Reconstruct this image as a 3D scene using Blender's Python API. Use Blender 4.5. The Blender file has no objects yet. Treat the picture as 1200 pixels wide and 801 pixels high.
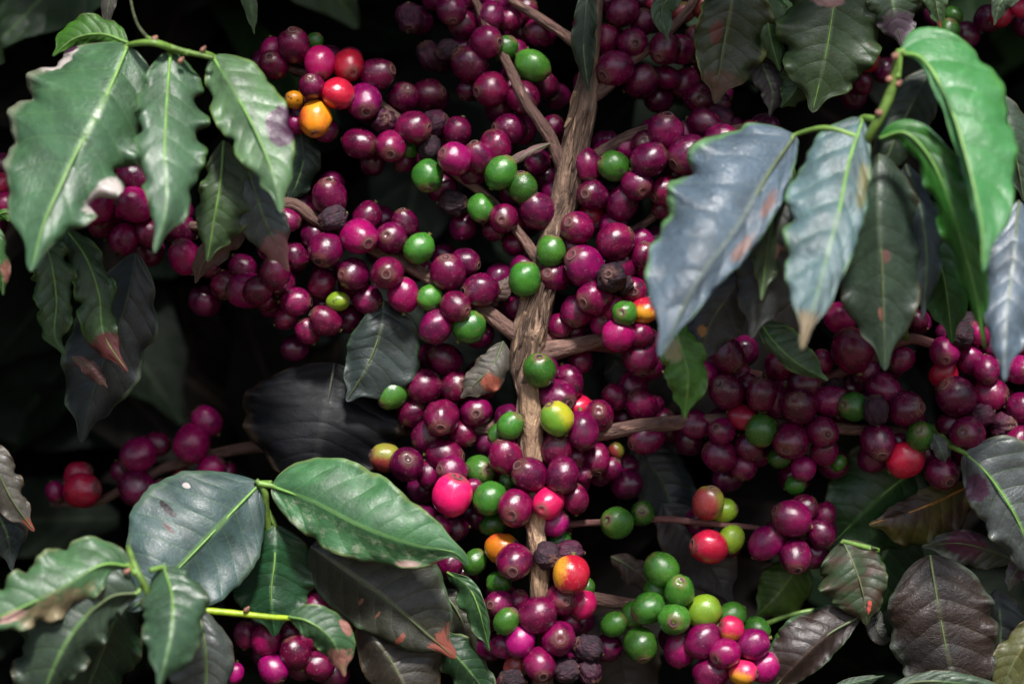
import bpy, bmesh, math, random
from mathutils import Vector, Matrix, noise

# ------------------------------------------------------------------ camera, sky, sun, exposure
scene = bpy.context.scene
COL = scene.collection
D = 1.0625            # metres from the lens to the main stem
S = 0.000375          # metres per photo pixel in the plane of the stem
CAMZ = 1.30           # lens height above the soil

cam_data = bpy.data.cameras.new('camera')
cam = bpy.data.objects.new('camera', cam_data)
COL.objects.link(cam)
cam.location = (0, -D, CAMZ)
cam.rotation_euler = (math.radians(90), 0, 0)
cam_data.sensor_width = 36.0
cam_data.lens = 85.0
cam_data.clip_start = 0.02
cam_data.clip_end = 500.0
cam_data.dof.use_dof = True
cam_data.dof.focus_distance = D - 0.012
cam_data.dof.aperture_fstop = 3.6
scene.camera = cam

SUN_EL, SUN_AZ = 51.0, 9.0       # degrees above horizon; degrees right of straight behind the camera
world = bpy.data.worlds.new('World')
scene.world = world
world.use_nodes = True
nt = world.node_tree
nt.nodes.clear()
wo = nt.nodes.new('ShaderNodeOutputWorld')
bg = nt.nodes.new('ShaderNodeBackground')
sky = nt.nodes.new('ShaderNodeTexSky')
sky.sky_type = 'NISHITA'
sky.sun_disc = False
sky.sun_elevation = math.radians(SUN_EL)
sky.sun_rotation = math.radians(180 - SUN_AZ)
sky.air_density = 1.0
sky.dust_density = 2.0
bg.inputs['Strength'].default_value = 0.034
nt.links.new(sky.outputs[0], bg.inputs[0])
nt.links.new(bg.outputs[0], wo.inputs[0])

sl = bpy.data.lights.new('sun', 'SUN')
sun = bpy.data.objects.new('sun', sl)
COL.objects.link(sun)
sl.energy = 1.5
sl.angle = math.radians(8.0)
sl.color = (1.0, 0.965, 0.94)
_az, _el = math.radians(SUN_AZ), math.radians(SUN_EL)
_to_sun = Vector((math.sin(_az) * math.cos(_el), -math.cos(_az) * math.cos(_el), math.sin(_el)))
sun.rotation_euler = _to_sun.to_track_quat('Z', 'Y').to_euler()
sun.location = (0.6, -2.0, 3.0)

scene.view_settings.view_transform = 'Standard'
scene.view_settings.look = 'None'
scene.view_settings.exposure = 2.3
scene.view_settings.gamma = 1.0
scene.render.engine = 'CYCLES'
scene.cycles.max_bounces = 6
scene.cycles.use_denoising = True

rng = random.Random(11)

# ------------------------------------------------------------------ helpers
def at(px, py, z=0.0):
    """point on the line of sight of a photo pixel, z pixels (x S) nearer than the stem plane"""
    d = D - z * S
    k = S * d / D
    return Vector(((px - 600.0) * k, -z * S, CAMZ - (py - 400.5) * k))

def link(name, me, parent=None):
    o = bpy.data.objects.new(name, me)
    COL.objects.link(o)
    if parent is not None:
        o.parent = parent
    return o

def tag(o, label=None, cat=None, group=None, kind=None):
    if label: o['label'] = label
    if cat: o['category'] = cat
    if group: o['group'] = group
    if kind: o['kind'] = kind
    return o

def empty(name, loc):
    o = bpy.data.objects.new(name, None)
    COL.objects.link(o)
    o.location = loc
    o.empty_display_size = 0.02
    return o

def mesh_from(name, verts, faces, uvs=None, smooth=True, mats=(), fmat=None):
    me = bpy.data.meshes.new(name)
    me.from_pydata([tuple(v) for v in verts], [], faces)
    if uvs is not None:
        ul = me.uv_layers.new(name='UVMap')
        for lp in me.loops:
            ul.data[lp.index].uv = uvs[lp.vertex_index]
    for m in mats:
        me.materials.append(m)
    for i, p in enumerate(me.polygons):
        p.use_smooth = smooth
        if fmat: p.material_index = fmat[i]
    me.update()
    return me

def spline(pts, n):
    """Catmull-Rom through the points, n+1 samples evenly spread by length"""
    P = [Vector(p) for p in pts]
    P = [P[0] * 2 - P[1]] + P + [P[-1] * 2 - P[-2]]
    dense = []
    for i in range(1, len(P) - 2):
        for k in range(24):
            t = k / 24.0
            a, b, c, d = P[i - 1], P[i], P[i + 1], P[i + 2]
            dense.append(0.5 * ((2 * b) + (c - a) * t + (2 * a - 5 * b + 4 * c - d) * t * t + (3 * b - a - 3 * c + d) * t ** 3))
    dense.append(P[-2])
    L = [0.0]
    for i in range(1, len(dense)):
        L.append(L[-1] + (dense[i] - dense[i - 1]).length)
    out, j = [], 0
    for k in range(n + 1):
        s = L[-1] * k / n
        while j < len(L) - 2 and L[j + 1] < s: j += 1
        f = (s - L[j]) / max(1e-9, L[j + 1] - L[j])
        out.append(dense[j].lerp(dense[j + 1], min(1, max(0, f))))
    return out

def tube(path, radii, ns=12, rough=0.0, seed=0.0, ridge=0.0, nr=5, squash=1.0):
    """tapered tube along world points; radii in metres; returns verts, faces, uvs"""
    n = len(path)
    verts, faces, uvs = [], [], []
    up = Vector((0.13, -1, 0.21)).normalized()
    dist = 0.0
    for i, p in enumerate(path):
        t = (path[min(n - 1, i + 1)] - path[max(0, i - 1)]).normalized()
        side = t.cross(up)
        if side.length < 1e-4: side = t.cross(Vector((1, 0, 0)))
        side.normalize()
        nor = side.cross(t).normalized()
        if i: dist += (p - path[i - 1]).length
        r = radii[i] if i < len(radii) else radii[-1]
        for k in range(ns):
            a = 2 * math.pi * k / ns
            q = 1.0
            if rough:
                v = Vector((math.cos(a) * 1.3, math.sin(a) * 1.3, dist / max(r, 1e-5) * 0.22 + seed))
                q += rough * noise.noise(v * 1.4) + rough * 0.6 * noise.noise(v * 4.1)
            if ridge:
                q += ridge * noise.noise(Vector((math.cos(a) * nr, math.sin(a) * nr, dist * 18 + seed * 3)))
            verts.append(p + (side * math.cos(a) + nor * math.sin(a) * squash) * r * q)
            uvs.append((k / ns, dist * 40))
    for i in range(n - 1):
        for k in range(ns):
            a, b = i * ns + k, i * ns + (k + 1) % ns
            faces.append((a, b, b + ns, a + ns))
    faces.append(tuple(range(ns - 1, -1, -1)))
    faces.append(tuple(range((n - 1) * ns, n * ns)))
    return verts, faces, uvs

def px_tube(pts, radii, n=24, **kw):
    """pts (px,py,z); radii in px, interpolated"""
    sp = spline([(p[0], p[1], p[2]) for p in pts], n)
    path = [at(p.x, p.y, p.z) for p in sp]
    rr = []
    C = [0.0]
    for a_, b_ in zip(pts, pts[1:]):
        C.append(C[-1] + math.dist(a_, b_))
    for i in range(n + 1):
        f = i / n * (len(radii) - 1)
        if len(radii) == len(pts):           # one radius per control point
            s_ = i / n * C[-1]
            j = max(q for q in range(len(C)) if C[q] <= s_ + 1e-6)
            f = j + ((s_ - C[j]) / (C[j + 1] - C[j]) if j < len(C) - 1 else 0)
        a = max(0, min(int(f), len(radii) - 2))
        rr.append((radii[a] + (radii[a + 1] - radii[a]) * (f - a)) * S * (D - sp[i].z * S) / D)
    return tube(path, rr, **kw)

# ------------------------------------------------------------------ materials
class NB:
    """small node-tree builder"""
    def __init__(self, name):
        self.m = bpy.data.materials.new(name)
        self.m.use_nodes = True
        self.t = self.m.node_tree
        self.t.nodes.clear()
    def n(self, typ, **kw):
        nd = self.t.nodes.new(typ)
        for k, v in kw.items():
            if k.startswith('i_'):
                key = k[2:]
                key = int(key) if key.isdigit() else key
                nd.inputs[key].default_value = v
            else:
                setattr(nd, k, v)
        return nd
    def l(self, a, b): self.t.links.new(a, b)
    def val(self, x, sock):
        if isinstance(x, (int, float)): sock.default_value = x
        else: self.l(x, sock)
    def math(self, op, a, b=None, c=None, clamp=False):
        nd = self.n('ShaderNodeMath', operation=op, use_clamp=clamp)
        self.val(a, nd.inputs[0])
        if b is not None: self.val(b, nd.inputs[1])
        if c is not None: self.val(c, nd.inputs[2])
        return nd.outputs[0]
    def ramp(self, x, a, b, lo=0.0, hi=1.0):
        nd = self.n('ShaderNodeMapRange', interpolation_type='SMOOTHSTEP')
        self.val(x, nd.inputs[0])
        for i, v in enumerate((a, b, lo, hi)): self.val(v, nd.inputs[i + 1])
        return nd.outputs[0]
    def mix(self, f, a, b, mode='MIX'):
        nd = self.n('ShaderNodeMix', data_type='RGBA', blend_type=mode)
        self.val(f, nd.inputs[0])
        for s, v in ((nd.inputs[6], a), (nd.inputs[7], b)):
            if isinstance(v, tuple): s.default_value = (v + (1.0,))[:4]
            else: self.l(v, s)
        return nd.outputs[2]
    def noise(self, vec, scale, detail=3.0, rough=0.55, dist=0.0):
        nd = self.n('ShaderNodeTexNoise')
        nd.inputs['Scale'].default_value = scale
        nd.inputs['Detail'].default_value = detail
        nd.inputs['Roughness'].default_value = rough
        nd.inputs['Distortion'].default_value = dist
        self.l(vec, nd.inputs['Vector'])
        return nd.outputs['Fac']
    def out(self, shader):
        o = self.n('ShaderNodeOutputMaterial')
        self.l(shader, o.inputs[0])
        return self.m

KC, KL = 0.84, 0.95
def cherry_material(name, a, b, c=None, cfrom=0.5, rough=0.19, mott=1.0, wrinkle=0.0, bump=0.25, spec=0.55, scar=(0.10, 0.045, 0.03), rim=0.6, vvar=0.30):
    """a main skin, b mottling, c optional second ripeness colour on one flank"""
    a, b = tuple(x * KC for x in a), tuple(x * KC for x in b)
    c = tuple(x * KC for x in c) if c else None
    B = NB(name)
    tc = B.n('ShaderNodeTexCoord')
    oi = B.n('ShaderNodeObjectInfo')
    off = B.n('ShaderNodeVectorMath', operation='SCALE')
    cx = B.n('ShaderNodeCombineXYZ')
    B.l(oi.outputs['Random'], cx.inputs[0])
    B.l(B.math('FRACT', B.math('MULTIPLY', oi.outputs['Random'], 17.3)), cx.inputs[1])
    B.l(B.math('FRACT', B.math('MULTIPLY', oi.outputs['Random'], 41.7)), cx.inputs[2])
    B.l(cx.outputs[0], off.inputs[0]); off.inputs['Scale'].default_value = 60.0
    add = B.n('ShaderNodeVectorMath', operation='ADD')
    B.l(tc.outputs['Object'], add.inputs[0]); B.l(off.outputs[0], add.inputs[1])
    vec = add.outputs[0]
    sep = B.n('ShaderNodeSeparateXYZ'); B.l(tc.outputs['Object'], sep.inputs[0])
    n1 = B.noise(vec, 1.3, 5, 0.65, 0.5)
    n2 = B.noise(vec, 4.5, 5, 0.65, 0.8)
    n3 = B.noise(vec, 34.0, 3, 0.7)
    col = B.mix(B.math('MULTIPLY', B.ramp(n1, 0.38, 0.68), mott), a, b)
    # per-fruit ripeness difference
    rv = B.math('SUBTRACT', oi.outputs['Random'], 0.5)
    hs = B.n('ShaderNodeHueSaturation')
    B.l(col, hs.inputs['Color'])
    B.l(B.math('ADD', 0.5, B.math('MULTIPLY', rv, 0.018)), hs.inputs['Hue'])
    B.l(B.math('ADD', 1.0, B.math('MULTIPLY', B.math('SUBTRACT', B.math('FRACT', B.math('MULTIPLY', oi.outputs['Random'], 7.7)), 0.5), 0.75)), hs.inputs['Value'])
    col = hs.outputs[0]
    if c is not None:
        w = B.math('ADD', sep.outputs[0], B.math('MULTIPLY', B.math('SUBTRACT', n2, 0.5), 0.9))
        col = B.mix(B.ramp(w, cfrom - 0.28, cfrom + 0.28), col, c)
    # dusty freckles, pale cracks, brown wear near the eye scar
    col = B.mix(B.ramp(n3, 0.66, 0.78, 0, 0.22), col, (0.34, 0.12, 0.17))
    vo = B.n('ShaderNodeTexVoronoi', feature='DISTANCE_TO_EDGE')
    vo.inputs['Scale'].default_value = 1.7
    wv = B.n('ShaderNodeVectorMath', operation='ADD')
    nz = B.n('ShaderNodeTexNoise'); nz.inputs['Scale'].default_value = 2.2; nz.inputs['Detail'].default_value = 3
    B.l(vec, nz.inputs['Vector']); B.l(nz.outputs['Color'], wv.inputs[1]); B.l(vec, wv.inputs[0])
    B.l(wv.outputs[0], vo.inputs['Vector'])
    crack = B.math('MULTIPLY', B.ramp(vo.outputs['Distance'], 0.012, 0.030, 1, 0), B.ramp(n2, 0.52, 0.62))
    col = B.mix(B.math('MULTIPLY', crack, 0.55), col, (0.30, 0.13, 0.12))
    tip = B.math('ADD', sep.outputs[2], B.math('MULTIPLY', B.math('SUBTRACT', n2, 0.5), 0.34))
    col = B.mix(B.math('MULTIPLY', B.ramp(tip, 0.86, 1.02), rim), col, scar)
    # a few bruised black patches
    col = B.mix(B.math('MULTIPLY', B.ramp(B.noise(vec, 0.85, 3, 0.5), 0.66, 0.72), 0.75), col, (0.022, 0.012, 0.016))
    p = B.n('ShaderNodeBsdfPrincipled')
    B.l(col, p.inputs['Base Color'])
    B.l(B.math('ADD', B.math('ADD', rough, B.math('MULTIPLY', B.math('SUBTRACT', n2, 0.42), 0.34)), B.math('MULTIPLY', B.math('SUBTRACT', n3, 0.5), 0.25)), p.inputs['Roughness'])
    p.inputs['Specular IOR Level'].default_value = spec
    h = B.math('ADD', B.math('MULTIPLY', n2, 0.6), B.math('MULTIPLY', n3, 0.22))
    if wrinkle:
        wn = B.n('ShaderNodeTexNoise', noise_dimensions='3D')
        mp = B.n('ShaderNodeMapping'); mp.inputs['Scale'].default_value = (1, 1, 0.35)
        B.l(vec, mp.inputs[0]); B.l(mp.outputs[0], wn.inputs['Vector'])
        wn.inputs['Scale'].default_value = 5.0; wn.inputs['Detail'].default_value = 4
        h = B.math('ADD', h, B.math('MULTIPLY', wn.outputs['Fac'], wrinkle))
    h = B.math('SUBTRACT', h, B.math('MULTIPLY', crack, 0.25))
    bp = B.n('ShaderNodeBump'); bp.inputs['Strength'].default_value = bump
    bp.inputs['Distance'].default_value = 0.0010
    B.l(h, bp.inputs['Height']); B.l(bp.outputs[0], p.inputs['Normal'])
    return B.out(p.outputs[0])

def bark_material(name, light, dark, stretch=(9.0, 0.5), bump=0.8, bias=0.0, green=None):
    B = NB(name)
    uv = B.n('ShaderNodeTexCoord').outputs['UV']
    ob = B.n('ShaderNodeTexCoord').outputs['Object']
    mp = B.n('ShaderNodeMapping'); mp.inputs['Scale'].default_value = (stretch[0], stretch[1], 1)
    B.l(uv, mp.inputs[0])
    s1 = B.noise(mp.outputs[0], 1.6, 6, 0.65, 0.5)
    s2 = B.noise(mp.outputs[0], 5.0, 4, 0.6, 0.2)
    s3 = B.noise(ob, 90.0, 4, 0.6)
    s4 = B.noise(mp.outputs[0], 2.7, 3, 0.5, 0.3)
    f = B.ramp(s1, 0.40 - bias, 0.60 - bias)
    col = B.mix(f, dark, light)
    mid = tuple(0.38 * x + 0.62 * y for x, y in zip(light, dark))
    col = B.mix(B.ramp(s2, 0.45, 0.62, 0, 0.85), col, mid)
    big = B.noise(ob, 28.0, 4, 0.6, 0.6)
    col = B.mix(B.ramp(big, 0.46, 0.60, 0, 0.75), col, mid)
    col = B.mix(B.ramp(s3, 0.58, 0.75, 0, 0.6), col, tuple(x * 0.5 for x in dark))
    col = B.mix(B.ramp(s4, 0.60, 0.70, 0, 0.7), col, green or tuple(min(1, x * 1.5) for x in light))
    p = B.n('ShaderNodeBsdfPrincipled')
    B.l(col, p.inputs['Base Color'])
    p.inputs['Roughness'].default_value = 0.75
    p.inputs['Specular IOR Level'].default_value = 0.3
    bp = B.n('ShaderNodeBump'); bp.inputs['Strength'].default_value = bump; bp.inputs['Distance'].default_value = 0.0040
    B.l(B.math('ADD', B.math('ADD', s1, B.math('MULTIPLY', s2, 0.5)), B.math('MULTIPLY', s3, 0.3)), bp.inputs['Height'])
    B.l(bp.outputs[0], p.inputs['Normal'])
    return B.out(p.outputs[0])

def plain(name, col, rough=0.5, spec=0.4, var=0.4, scale=120.0, transl=0.0):
    B = NB(name)
    ob = B.n('ShaderNodeTexCoord').outputs['Object']
    n = B.noise(ob, scale, 4, 0.6)
    c = B.mix(B.ramp(n, 0.35, 0.7), tuple(x * (1 + var) for x in col), tuple(x * (1 - var) for x in col))
    p = B.n('ShaderNodeBsdfPrincipled')
    B.l(c, p.inputs['Base Color'])
    p.inputs['Roughness'].default_value = rough
    p.inputs['Specular IOR Level'].default_value = spec
    bp = B.n('ShaderNodeBump'); bp.inputs['Strength'].default_value = 0.3; bp.inputs['Distance'].default_value = 0.0008
    B.l(n, bp.inputs['Height']); B.l(bp.outputs[0], p.inputs['Normal'])
    return B.out(p.outputs[0])

def leaf_material(name, col, vein, rough=0.42, transl=0.20, stains=(), specks=0.3, edge=0.3, edgecol=(0.16, 0.10, 0.05), veins=9.0, mott=0.8, bump=0.30, spec=0.5, blotch=None, tint=None, seed=0.0):
    g = 1.0 if (col[1] > 1.08 * max(col[0], col[2])) else 0.0      # green leaves a little purer
    KV = (KL * (1 - .22 * g), KL * (1 + .05 * g), KL * (1 - .20 * g))
    col = tuple(x * k for x, k in zip(col, KV)); vein = tuple(x * KL for x in vein)
    tint = tuple(x * KL for x in tint) if tint else None
    B = NB(name)
    uv = B.n('ShaderNodeTexCoord').outputs['UV']
    sp = B.n('ShaderNodeSeparateXYZ'); B.l(uv, sp.inputs[0])
    u, v = sp.outputs[0], sp.outputs[1]
    mp = B.n('ShaderNodeMapping'); mp.inputs['Scale'].default_value = (1, 2.1, 1); mp.inputs['Location'].default_value = (seed, seed * 1.7, seed * .3)
    B.l(uv, mp.inputs[0]); vec = mp.outputs[0]
    au = B.math('MULTIPLY', B.math('ABSOLUTE', B.math('SUBTRACT', u, 0.5)), 2.0)
    nl = B.noise(vec, 2.3, 4, 0.6, 0.4)
    nf = B.noise(vec, 14.0, 4, 0.65)
    ns = B.noise(vec, 46.0, 2, 0.6)
    nm = B.noise(vec, 6.5, 3, 0.6, 0.6)
    lean = B.math('MULTIPLY', B.math('POWER', au, 1.35), 0.17)
    ph = B.math('MULTIPLY', B.math('ADD', B.math('SUBTRACT', v, lean), B.math('MULTIPLY', B.math('SUBTRACT', nl, 0.5), 0.035)), veins)
    tri = B.math('MULTIPLY', B.math('ABSOLUTE', B.math('SUBTRACT', B.math('FRACT', ph), 0.5)), 2.0)
    vm = B.math('MULTIPLY', B.ramp(tri, 0.90, 0.985), B.ramp(au, 0.75, 1.0, 1.0, 0.15))
    fine = B.n('ShaderNodeTexVoronoi', feature='DISTANCE_TO_EDGE'); fine.inputs['Scale'].default_value = 24.0
    B.l(vec, fine.inputs['Vector'])
    net = B.ramp(fine.outputs['Distance'], 0.02, 0.07, 1, 0)
    c = B.mix(B.math('MULTIPLY', B.ramp(nl, 0.36, 0.66), mott), col, tint or tuple(x * 0.45 for x in col))
    c = B.mix(B.ramp(nf, 0.5, 0.75, 0, 0.35), c, tuple(min(1, x * 1.7) for x in col))
    c = B.mix(B.math('MULTIPLY', net, 0.10), c, vein)
    c = B.mix(B.math('MULTIPLY', vm, 0.20), c, vein)
    c = B.mix(B.ramp(au, 0.02, 0.07, 0.75, 0.0), c, vein)
    if edge:
        em = B.ramp(B.math('ADD', au, B.math('MULTIPLY', B.math('SUBTRACT', nl, 0.5), 0.4)), 0.86, 1.0, 0, edge)
        c = B.mix(em, c, edgecol)
    c = B.mix(B.ramp(ns, 0.70, 0.78, 0, specks), c, (0.32, 0.27, 0.20))
    dust = B.noise(vec, 95.0, 2, 0.7)
    c = B.mix(B.ramp(dust, 0.50, 0.70, 0, 0.07 if specks else 0.0), c, (0.20, 0.20, 0.18))
    dk = B.ramp(B.noise(vec, 21.0, 1, 0.5), 0.74, 0.78, 0, min(1.0, specks * 2.0))
    c = B.mix(dk, c, (0.07, 0.03, 0.015))
    if blotch:
        bm = B.math('MULTIPLY', B.ramp(B.noise(vec, 9.0, 5, 0.72, 0.5), 0.50, 0.66, 0, blotch[0]), B.ramp(u, 0.50, 0.34))
        c = B.mix(bm, c, blotch[1])
    for (u0, v0, ru, rv, sc_, soft) in stains:
        d1 = B.math('POWER', B.math('DIVIDE', B.math('SUBTRACT', u, u0), ru), 2.0)
        d2 = B.math('POWER', B.math('DIVIDE', B.math('SUBTRACT', v, v0), rv), 2.0)
        dd = B.math('ADD', B.math('ADD', d1, d2), B.math('ADD', B.math('MULTIPLY', B.math('SUBTRACT', nf, 0.5), 1.6 if soft > .2 else .5), B.math('MULTIPLY', B.math('SUBTRACT', nm, 0.5), 3.0 if soft > .2 else 1.1)))
        c = B.mix(B.ramp(dd, 1.0 - soft, 1.0 + soft, 1, 0), c, sc_)
    p = B.n('ShaderNodeBsdfPrincipled')
    B.l(c, p.inputs['Base Color'])
    rr_ = B.math('ADD', rough + 0.0, B.math('MULTIPLY', B.math('SUBTRACT', nf, 0.5), 0.40))
    rr_ = B.math('ADD', rr_, B.math('MULTIPLY', B.math('SUBTRACT', nl, 0.5), 0.35))
    B.l(B.math('ADD', rr_, B.math('MULTIPLY', B.math('SUBTRACT', dust, 0.5), 0.25)), p.inputs['Roughness'])
    p.inputs['Specular IOR Level'].default_value = spec
    h = B.math('SUBTRACT', B.math('MULTIPLY', B.math('POWER', tri, 2.2), -0.55), B.math('MULTIPLY', net, 0.06))
    h = B.math('ADD', h, B.math('MULTIPLY', nf, 0.30))
    h = B.math('ADD', h, B.math('MULTIPLY', dust, 0.09))
    h = B.math('ADD', h, B.math('MULTIPLY', nm, 0.6))
    bp = B.n('ShaderNodeBump'); bp.inputs['Strength'].default_value = bump; bp.inputs['Distance'].default_value = 0.0022
    B.l(h, bp.inputs['Height']); B.l(bp.outputs[0], p.inputs['Normal'])
    tr = B.n('ShaderNodeBsdfTranslucent')
    tcol = B.mix(0.5, c, tuple(min(1, x * 2.2) for x in col))
    B.l(tcol, tr.inputs['Color'])
    ms = B.n('ShaderNodeMixShader'); ms.inputs[0].default_value = transl
    B.l(p.outputs[0], ms.inputs[1]); B.l(tr.outputs[0], ms.inputs[2])
    return B.out(ms.outputs[0])

CM = {
 'p': cherry_material('ripe_purple_skin', (0.150, 0.0020, 0.045), (0.058, 0.0014, 0.022), rough=0.21, vvar=0.9),
 'm': cherry_material('magenta_skin', (0.29, 0.002, 0.096), (0.17, 0.002, 0.064), rough=0.22, vvar=0.5),
 'h': cherry_material('hot_pink_skin', (0.60, 0.008, 0.110), (0.42, 0.006, 0.080), rough=0.17, mott=0.6),
 'r': cherry_material('red_skin', (0.42, 0.007, 0.045), (0.26, 0.006, 0.036), rough=0.19, mott=0.7),
 'g': cherry_material('green_skin', (0.038, 0.150, 0.014), (0.016, 0.075, 0.013), rough=0.24, mott=0.6, scar=(0.16, 0.11, 0.04), rim=0.45),
 'l': cherry_material('lime_skin', (0.21, 0.34, 0.020), (0.12, 0.24, 0.020), rough=0.24, mott=0.6, scar=(0.16, 0.11, 0.04), rim=0.4),
 'y': cherry_material('yellow_green_skin', (0.42, 0.40, 0.018), (0.24, 0.35, 0.022), (0.12, 0.28, 0.02), 0.15, rough=0.24, mott=0.8, scar=(0.2, 0.12, 0.03), rim=0.4),
 'o': cherry_material('orange_skin', (0.72, 0.26, 0.012), (0.66, 0.15, 0.012), (0.50, 0.05, 0.02), 0.75, rough=0.19, mott=0.7, scar=(0.25, 0.09, 0.02), rim=0.5),
 'b': cherry_material('half_ripe_skin', (0.58, 0.010, 0.060), (0.45, 0.02, 0.045), (0.68, 0.30, 0.02), 0.62, rough=0.19, mott=0.6),
 'w': cherry_material('turning_olive_skin', (0.17, 0.19, 0.022), (0.20, 0.13, 0.025), (0.24, 0.030, 0.030), 0.25, rough=0.24, mott=0.7),
 'k': cherry_material('shrivelled_black_skin', (0.020, 0.012, 0.018), (0.050, 0.018, 0.030), rough=0.55, wrinkle=1.6, bump=0.8, spec=0.3),
 'n': cherry_material('dried_brown_purple_skin', (0.060, 0.008, 0.028), (0.024, 0.006, 0.015), rough=0.42, wrinkle=1.3, bump=0.7, spec=0.35),
}
M_SCAR = plain('eye_scar', (0.075, 0.032, 0.034), 0.6, 0.3, 0.5, 600)
M_RING = plain('eye_scar_rim', (0.14, 0.065, 0.062), 0.6, 0.3, 0.5, 600)
M_PIT = plain('eye_pit', (0.016, 0.009, 0.009), 0.8, 0.2, 0.3, 600)
M_STALK = plain('fruit_stalk', (0.11, 0.10, 0.03), 0.6, 0.3, 0.4, 300)
M_BARK = bark_material('stem_bark', (0.36, 0.235, 0.16), (0.034, 0.018, 0.015), (5.5, 0.6), 1.0)
M_BARKL = bark_material('peeled_bark', (0.52, 0.36, 0.22), (0.12, 0.060, 0.040), (3.0, 0.8), 0.8)
M_BARK2 = bark_material('branch_bark', (0.22, 0.125, 0.095), (0.055, 0.030, 0.026), (2.2, 0.7), 0.9, 0.03)
M_TWIG = bark_material('twig_bark', (0.15, 0.062, 0.055), (0.070, 0.028, 0.026), (4.0, 0.6), 0.4)
M_GREEN = plain('green_twig', (0.085, 0.150, 0.025), 0.45, 0.4, 0.3, 250)
M_LIME = plain('lime_twig', (0.25, 0.36, 0.015), 0.42, 0.45, 0.2, 250)
M_DARKTWIG = plain('dark_twig', (0.035, 0.045, 0.02), 0.6, 0.3, 0.4, 250)  # dark brownish green, for the thin upper twig
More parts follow.
